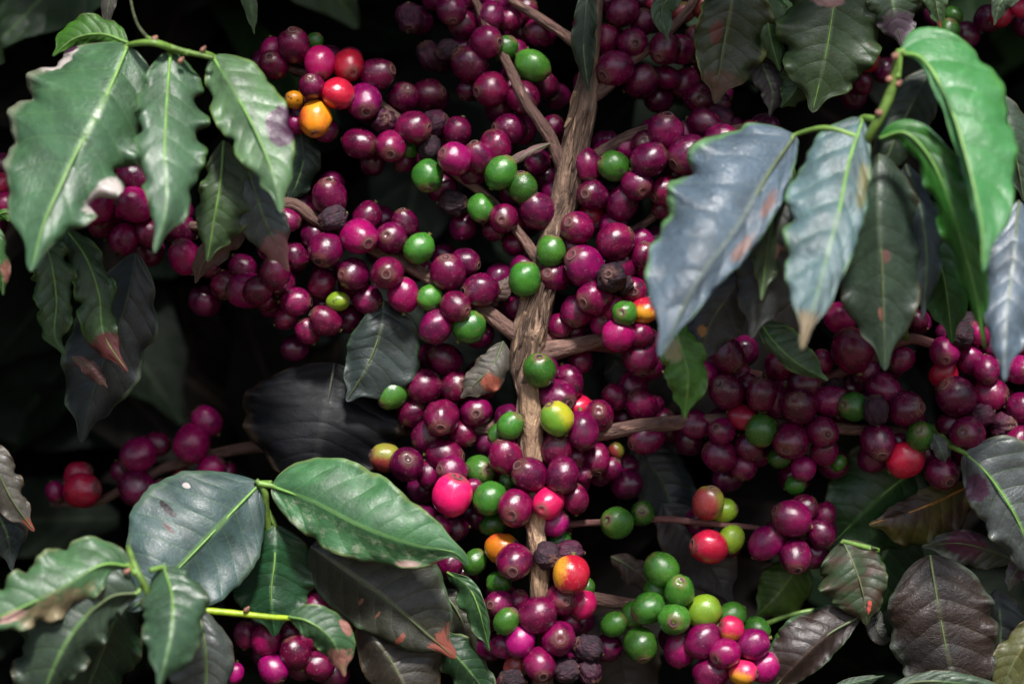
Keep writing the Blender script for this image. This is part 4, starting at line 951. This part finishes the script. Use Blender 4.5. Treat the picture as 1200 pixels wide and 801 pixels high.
leaf('brown leaf with green margin slanting to the bottom edge beside the mixed bunch',
     [(1008, 722, -4), (972, 742, 8), (938, 772, 12), (895, 818, 4)], 22, 40, -0.1, -0.15, lm('leaf_slant_brown', (0.022, 0.0115, 0.0085), (.06, .035, .025), 0.42, edge=.5, edgecol=(.06, .16, .06), seed=67), 0.08, 3, None, M_RIBD, 0.2, under=M_UNDERD)
leaf('purple stained grey leaf lying across above the dark purplish leaf',
     [(1190, 656, -8), (1152, 642, 2), (1118, 636, 4), (1080, 640, -4)], 24, 16, -0.1, -0.1, lm('leaf_stained_across', (0.075, 0.078, 0.060), VN, 0.44, stains=[(.45, .55, .4, .22, (.09, .022, .045), .3)], seed=68), 0.1, 2, None, M_RIBD, 0.2, under=M_UNDERD)
leaf('olive leaf cut by the bottom right corner',
     [(1222, 722, 20), (1202, 752, 30), (1184, 784, 32), (1166, 830, 24)], 26, 24, -0.2, -0.2, lm('leaf_corner_olive', (0.080, 0.085, 0.026), (.18, .16, .06), 0.44, seed=69), 0.12, 2, None, M_RIBD, 0.2, under=M_UNDERD)
leaf('curled pale leaf scrap at the right border above the corner olive leaf',
     [(1215, 640, 20), (1198, 660, 26), (1186, 676, 26), (1182, 692, 20)], 16, 12, -0.2, -0.2, lm('leaf_curl_scrap', (0.12, 0.11, 0.11), VN, 0.36, stains=[(.5, .5, .4, .2, PURP, .5)], seed=70), 0.16, 2, None, M_RIBD, 0.2, under=M_UNDERD)
leaf('grey leaf tip along the bottom edge under the dark purplish leaf',
     [(1040, 806, 66), (1080, 798, 74), (1130, 800, 74), (1190, 812, 66)], 12, 20, -0.2, -0.3, lm('leaf_bottom_tip', (0.066, 0.078, 0.066), VN, 0.36, seed=71), 0.08, 2, None, M_RIBD, 0.2, under=M_UNDERD)
leaf('thin grey leaf tip at the bottom edge right of the mixed bunch',
     [(965, 815, 40), (988, 803, 44), (1010, 797, 44), (1036, 791, 38)], 6, 8, -0.2, -0.2, lm('leaf_bottom_thin', (0.066, 0.078, 0.066), VN, 0.4, seed=72), 0.05, 2, None, M_RIBD, midr=1.3, under=M_UNDERD)
leaf('smooth grey-brown leaf in shade behind the red cherry on the twig',
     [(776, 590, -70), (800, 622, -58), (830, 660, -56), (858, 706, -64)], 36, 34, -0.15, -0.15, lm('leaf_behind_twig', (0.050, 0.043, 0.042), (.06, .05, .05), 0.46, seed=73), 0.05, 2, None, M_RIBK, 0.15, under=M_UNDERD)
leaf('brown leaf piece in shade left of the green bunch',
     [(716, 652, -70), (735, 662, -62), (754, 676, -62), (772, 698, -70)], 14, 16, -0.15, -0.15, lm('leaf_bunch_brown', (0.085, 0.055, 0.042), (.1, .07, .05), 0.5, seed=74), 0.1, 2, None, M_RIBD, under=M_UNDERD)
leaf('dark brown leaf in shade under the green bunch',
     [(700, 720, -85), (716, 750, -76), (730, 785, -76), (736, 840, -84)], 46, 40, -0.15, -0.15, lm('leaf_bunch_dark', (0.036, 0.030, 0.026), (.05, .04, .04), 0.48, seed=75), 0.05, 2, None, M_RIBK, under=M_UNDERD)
leaf('yellow-green shaded leaf right of the mixed bunch',
     [(942, 652, -60), (926, 676, -52), (908, 700, -52), (886, 722, -60)], 30, 28, -0.15, -0.15, lm('leaf_yellow_shade', (0.085, 0.130, 0.014), (.15, .2, .04), 0.48, transl=.2, seed=76), 0.06, 2, None, M_RIB)
leaf('grey leaf sliver in shade behind the notched reddish leaf',
     [(1032, 716, -16), (1026, 732, -8), (1034, 746, -8), (1046, 748, -14)], 10, 12, -0.15, -0.15, lm('leaf_sliver', (0.060, 0.055, 0.055), VN, 0.44, seed=77), 0.08, 2, None, M_RIBK, under=M_UNDERD)
leaf('small folded grey leaflet covering a dark cherry under the right branch',
     [(1094, 508, 40), (1100, 520, 48), (1104, 530, 48), (1108, 542, 42)], 9, 10, -0.1, -0.2, lm('leaf_leaflet', (0.075, 0.085, 0.080), VN, 0.4, seed=78), 0.12, 2, None, M_RIBD, midr=1.2, under=M_UNDERD)
leaf('dark shaded leaf at the bottom right border behind the purplish leaf',
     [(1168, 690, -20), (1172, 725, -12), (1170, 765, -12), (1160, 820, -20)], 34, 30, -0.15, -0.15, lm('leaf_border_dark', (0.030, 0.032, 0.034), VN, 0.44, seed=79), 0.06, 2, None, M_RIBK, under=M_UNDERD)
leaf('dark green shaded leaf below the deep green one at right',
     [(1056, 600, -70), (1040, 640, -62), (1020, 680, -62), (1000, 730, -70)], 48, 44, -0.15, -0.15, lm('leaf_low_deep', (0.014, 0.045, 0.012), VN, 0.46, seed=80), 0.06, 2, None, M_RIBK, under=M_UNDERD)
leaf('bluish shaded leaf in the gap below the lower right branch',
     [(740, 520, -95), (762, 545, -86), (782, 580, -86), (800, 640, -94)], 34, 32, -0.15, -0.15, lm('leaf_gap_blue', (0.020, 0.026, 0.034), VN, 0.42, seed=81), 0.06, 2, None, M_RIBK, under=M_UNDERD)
leaf('grey shaded leaf in the gap right of the green cherry atop the stem',
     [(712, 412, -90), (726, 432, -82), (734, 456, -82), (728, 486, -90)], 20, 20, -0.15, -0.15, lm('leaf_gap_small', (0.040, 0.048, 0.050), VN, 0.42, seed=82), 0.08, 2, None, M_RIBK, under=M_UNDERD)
# ------------------------------------------------------------------ soil, shrub wood, shaded foliage
M_SOIL = plain('soil_brown', (0.085, 0.055, 0.038), 0.95, 0.15, 0.5, 6.0)
gv, gf = [], []
N = 40
for i in range(N + 1):
    for j in range(N + 1):
        x = ((i / N) * 2 - 1); y = ((j / N) * 2 - 1)
        X = 60 * x * abs(x) ** 1.5; Y = 60 * y * abs(y) ** 1.5
        gv.append((X, Y, 0.03 * noise.noise(Vector((X * 1.7, Y * 1.7, 0)))))
for i in range(N):
    for j in range(N):
        a = i * (N + 1) + j
        gf.append((a, a + N + 1, a + N + 2, a + 1))
tag(link('ground', mesh_from('ground', gv, gf, None, True, (M_SOIL,))), kind='structure')

shrub = empty('coffee_shrub', at(632, 3860, -4) * 1.0)
shrub.location.z = 0
tag(shrub, 'coffee shrub with a peeling brown stem and side branches carrying all the cherries', 'shrub')
def part(name, v, f, uv, mat, parent):
    """parts are modelled in world space and re-based on the thing they belong to"""
    me = mesh_from(name, v, f, uv, True, (mat,))
    o = link(name, me, parent)
    base, q = Vector(), parent
    while q is not None:
        base = base + q.location; q = q.parent
    me.transform(Matrix.Translation(-base))
    return o
v, f, uv = px_tube([(702, -420, -40), (704, -160, -36), (700, -20, -30), (692, 70, -14), (684, 125, 0), (672, 185, 0), (660, 240, -2), (640, 310, -2), (622, 385, 0), (616, 425, 0), (621, 470, 12),
                    (624, 560, 12), (629, 640, 16), (632, 690, 14), (634, 740, 0), (636, 820, -4), (636, 1200, -10), (632, 2200, -10), (632, 3870, -4)],
                   [6, 7, 8, 10, 16, 17, 16, 17.5, 22, 19, 13, 12.5, 11.5, 11, 11, 12, 15, 25, 34], 700, ns=40, rough=0.13, ridge=0.10, nr=6)
stem = part('stem', v, f, uv, M_BARK, shrub)
v, f, uv = px_tube([(620, 449, 20), (622, 480, 20), (624, 520, 19), (625, 562, 18), (628, 606, 20), (630, 645, 22), (632, 690, 20), (633, 716, 12)], [10.5, 12.5, 12, 12.5, 11.5, 10.5, 10, 8], 90, ns=32, rough=0.16, ridge=0.14, nr=6, seed=7.7)
part('peeled_wood', v, f, uv, M_BARKL, stem)
BR = [  # points, radii, bark
 ([(662, 205, 0), (648, 168, 6), (632, 142, 8), (615, 118, 0), (596, 78, -26), (570, 30, -40), (545, -30, -50)], [8, 7.5, 7, 6.5, 6, 5, 4], M_BARK2),
 ([(622, 400, 0), (596, 385, 0), (565, 362, -2), (525, 338, -4), (480, 312, -6), (425, 285, -8), (372, 258, -4), (335, 238, -6), (270, 262, -20), (205, 262, -30), (120, 232, -34), (20, 215, -40)], [13, 10, 9, 8.5, 8, 8, 8, 7.5, 6, 5, 4.5, 4], M_BARK2),
 ([(628, 416, -6), (660, 408, -4), (695, 400, -6), (735, 388, -12), (775, 360, -16), (830, 330, -22)], [14, 11, 9.5, 8, 7, 6], M_BARK2),
 ([(636, 545, -8), (680, 515, -10), (720, 505, -6), (762, 498, -2), (812, 494, -6), (880, 492, -8), (950, 500, -8), (1010, 503, -6), (1062, 506, -6), (1120, 500, -6), (1210, 505, -8)], [11, 9, 9, 9, 8.5, 8, 7.5, 7, 6.5, 6, 5], M_BARK2),
 ([(634, 622, -6), (668, 614, -6), (720, 611, -6), (775, 608, -6), (815, 611, -4), (850, 615, -6), (890, 619, -6), (925, 632, -8), (950, 628, -12)], [6, 4.2, 4, 4, 4.5, 3.6, 3.4, 3, 2.5], M_TWIG),
 ([(634, 680, -8), (672, 696, -12), (712, 704, -14), (760, 712, -12), (810, 738, -8), (870, 768, -8), (930, 800, -14)], [9, 8, 8, 7, 6, 6, 5], M_BARK2),
 ([(668, 205, 2), (705, 178, -4), (738, 160, -6), (772, 152, -12), (820, 158, -14), (870, 150, -20)], [8, 7, 7.5, 7, 6, 5], M_BARK2),
 ([(640, 318, -2), (622, 292, 2), (606, 270, 0), (570, 230, -8), (530, 200, -12), (480, 150, -14), (430, 112, -14), (375, 92, -12), (315, 72, -12)], [8, 6.5, 6, 6, 5.5, 5, 5, 4.5, 4], M_BARK2),
 ([(60, 590, -150), (112, 588, -142), (152, 568, -140), (198, 546, -140), (250, 532, -140), (295, 524, -140), (400, 512, -120), (520, 500, -60), (618, 500, -10)], [4, 5, 5.5, 6, 6, 7, 7, 8, 9], M_BARK2),
 ([(622, 395, -10), (760, 410, -36), (860, 435, -22), (940, 450, -18), (1010, 425, -6), (1060, 398, 2), (1090, 402, 2), (1140, 420, -4), (1215, 430, -8)], [11, 9, 8, 7, 6, 6.5, 6, 5, 4], M_TWIG),
 ([(690, 115, -6), (712, 100, -6), (735, 75, -20), (775, 45, -30), (810, 5, -40), (840, -60, -50)], [9, 8, 7, 6, 5, 4], M_BARK2),
 ([(622, 470, -8), (580, 500, -18), (545, 500, -24), (505, 490, -30), (470, 470, -34)], [8, 7, 6, 5, 4], M_BARK2),
 ([(630, 700, -16), (560, 740, -24), (470, 742, -24), (400, 738, -14), (345, 745, -8), (290, 755, -6)], [8, 6, 5, 5, 4, 3], M_TWIG),
 ([(690, 60, -10), (660, 40, -36), (630, 20, -44), (600, 0, -46), (560, -40, -50)], [8, 6, 6, 5, 4], M_BARK2),
 ([(655, 262, -6), (700, 262, -12), (740, 270, -14), (790, 235, -16)], [8, 6, 5, 4], M_BARK2),
]
for k, (pts, rr, mt) in enumerate(BR):
    v, f, uv = px_tube(pts, rr, 70, ns=16, rough=0.14, seed=k * 3.3, ridge=0.08, nr=4)
    part('branch', v, f, uv, mt, shrub)
TW = [  # green shoots that carry the leaves
 ([(150, -70, 20), (152, -10, 80), (160, 26, 118), (174, 46, 138)], [2.0, 1.9, 1.9, 2.4], M_DARKTWIG),
 ([(172, 44, 136), (190, 52, 142), (215, 60, 148), (250, 68, 154)], [2.6, 4.0, 3.4, 2.6], M_GREEN),
 ([(1052, 62, 220), (1049, 80, 214), (1044, 108, 208), (1030, 140, 206), (1014, 172, 188), (1010, 225, 120), (1038, 310, 50), (1062, 398, 4)], [4.2, 4.6, 6.2, 6.2, 5.0, 4.5, 4.5, 5], M_GREEN),
 ([(240, 715, 110), (275, 718, 108), (312, 722, 110), (342, 724, 116)], [4.2, 3.8, 3.4, 3.0], M_LIME),
 ([(318, 640, 30), (312, 600, 46), (310, 575, 56), (300, 562, 56)], [4, 4.2, 4.4, 3.2], M_GREEN),
 ([(150, 640, 170), (160, 668, 192), (172, 690, 192), (190, 745, 176), (240, 715, 110)], [3, 4.2, 4.2, 4, 4], M_GREEN),
 ([(895, 732, -30), (920, 722, -24), (945, 716, -22), (975, 712, -26)], [3.4, 3, 3, 2.4], M_GREEN),
 ([(1092, 500, 0), (1105, 512, 18), (1118, 524, 34), (1134, 532, 48)], [3, 3.2, 3, 2.6], M_GREEN),
]
for pts, rr, mt in TW:
    v, f, uv = px_tube(pts, rr, 30, ns=10, rough=0.06)
    part('shoot', v, f, uv, mt, shrub)
M_BUD = plain('bud_pinkish', (0.20, 0.095, 0.065), 0.55, 0.35, 0.5, 400)
for (bx, by, bz, r_) in ((1049, 66, 222, 4.2), (1042, 93, 212, 4.2), (1053, 98, 212, 4.0), (1030, 132, 210, 4.6), (181, 46, 142, 4.2), (212, 71, 150, 3.6), (149, 669, 196, 3.6), (289, 714, 112, 3.0), (238, 58, 152, 3.0)):
    v, f, uv = px_tube([(bx - 3, by + 3, bz), (bx - 1, by + 1, bz + 1), (bx + 1, by - 1, bz + 1), (bx + 3, by - 4, bz)], [r_ * .5, r_, r_ * .9, r_ * .3], 10, ns=12, rough=.15, seed=bx)
    part('bud', v, f, uv, M_BUD, shrub)
# peeling bark strips along the stem
br = random.Random(4)
for k in range(36):
    y0 = br.choice([110, 130, 160, 200, 235, 300, 345, 370, 395, 455, 465, 470, 480, 490, 500, 505, 540, 620, 640, 660, 690]) + br.uniform(-8, 8)
    sp_ = [(692, 70), (684, 125), (672, 185), (660, 240), (640, 310), (622, 385), (616, 425), (619, 490), (624, 560), (629, 640), (634, 720)]
    def sx(y):
        for (x1, y1), (x2, y2) in zip(sp_, sp_[1:]):
            if y1 <= y <= y2: return x1 + (x2 - x1) * (y - y1) / (y2 - y1)
        return 690
    ln = br.uniform(28, 70); rs = 12 if y0 > 440 else 20; of = br.uniform(-.75, .75) * rs; zf = math.sqrt(rs * rs - of * of) + 0.5
    lift = br.uniform(0, 5)
    pts = [(sx(min(719, max(70, y0 + ln * q))) + of + br.uniform(-1.5, 1.5) + (lift if of > 0 else -lift) * (q > .8), y0 + ln * q, zf + (lift if q in (0, 1) else 0.3)) for q in (0, .3, .6, 1)]
    w = br.uniform(3.0, 5.5) if y0 > 440 else br.uniform(2.0, 4.5)
    v, f, uv = px_tube(pts, [w * .5, w, w, w * .3], 14, ns=8, squash=0.25, rough=.3, seed=k)
    part('bark_strip', v, f, uv, M_BARKL if y0 > 440 or k % 3 == 0 else M_BARK, stem)

# --- foliage of the hedge: the mass behind, shade put into its colour, and unseen outer leaves added to shade it
fr = random.Random(77)
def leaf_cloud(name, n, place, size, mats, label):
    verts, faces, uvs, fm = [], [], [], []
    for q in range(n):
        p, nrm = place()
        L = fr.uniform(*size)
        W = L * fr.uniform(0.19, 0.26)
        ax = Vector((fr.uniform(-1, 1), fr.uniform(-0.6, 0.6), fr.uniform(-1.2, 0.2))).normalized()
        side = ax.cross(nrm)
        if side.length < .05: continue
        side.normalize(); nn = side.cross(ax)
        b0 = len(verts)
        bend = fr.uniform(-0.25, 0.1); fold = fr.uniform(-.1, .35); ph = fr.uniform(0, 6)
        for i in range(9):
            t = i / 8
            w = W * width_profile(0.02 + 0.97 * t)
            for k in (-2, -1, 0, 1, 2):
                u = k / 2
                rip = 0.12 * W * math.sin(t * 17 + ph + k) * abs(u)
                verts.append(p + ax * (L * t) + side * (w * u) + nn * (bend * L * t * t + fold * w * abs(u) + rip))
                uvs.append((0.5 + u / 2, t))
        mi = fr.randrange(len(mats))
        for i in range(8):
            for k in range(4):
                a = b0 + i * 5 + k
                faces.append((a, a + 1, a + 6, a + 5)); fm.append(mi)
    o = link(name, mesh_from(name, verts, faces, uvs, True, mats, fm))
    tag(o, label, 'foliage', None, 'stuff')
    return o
MB = [lm('shade_leaf_a', (0.004, 0.007, 0.004), (.02, .03, .015), 0.6, transl=.0, specks=0, edge=0, spec=.08, seed=91), lm('shade_leaf_b', (0.004, 0.006, 0.005), (.02, .03, .02), 0.58, transl=.0, specks=0, edge=0, spec=.08, seed=92), lm('shade_leaf_c', (0.006, 0.005, 0.004), (.03, .02, .015), 0.62, transl=.0, specks=0, edge=0, spec=.08, seed=93)]  # leaf colours taken down to near black to paint the deep shade
MO = [lm('outer_leaf_a', (0.035, 0.065, 0.025), VN, 0.42, specks=0, edge=0, seed=94), lm('outer_leaf_b', (0.028, 0.055, 0.025), VN, 0.42, specks=0, edge=0, seed=95)]
def place_back():
    px = fr.uniform(-900, 2100); py = fr.uniform(-900, 1500)
    z = -fr.uniform(420, 1500)
    return at(px, py, z), Vector((fr.uniform(-.6, .6), -1, fr.uniform(-.2, .9))).normalized()
leaf_cloud('shaded_foliage', 5200, place_back, (0.09, 0.15), MB, 'mass of coffee leaves behind the branches, deep shade put into their colour')
def place_outer():  # leaves out of view, added to keep the sun off the background
    while True:
        p = Vector((fr.uniform(-0.85, 0.85), fr.uniform(-0.14, 0.45), fr.uniform(0.5, 2.1)))
        # keep the view itself clear
        d = D + p.y
        sx_ = abs(p.x) / (0.225 * d / D); sz = (p.z - CAMZ) / (0.150 * d / D)
        if p.z > CAMZ:
            if sz < (1.16 if p.y > 0.03 else 1.5) and sx_ < 1.5: continue
            if sz < 2.0 and p.y < -0.03 and sx_ < 1.6: continue
        else:
            if sz > -1.75 and sx_ < 1.5: continue
        if p.y < -0.02 and abs(p.x) < 0.5 and p.z < CAMZ + .5 and p.z > CAMZ - .5 and (sx_ < 1.7 and abs(sz) < 1.7): continue
        return p, Vector((fr.uniform(-.5, .5), -1, fr.uniform(0, 1))).normalized()
leaf_cloud('outer_shade_foliage', 3600, place_outer, (0.09, 0.15), MO, 'unseen outer leaves of the coffee hedge, added to shade the depth behind the cherries')
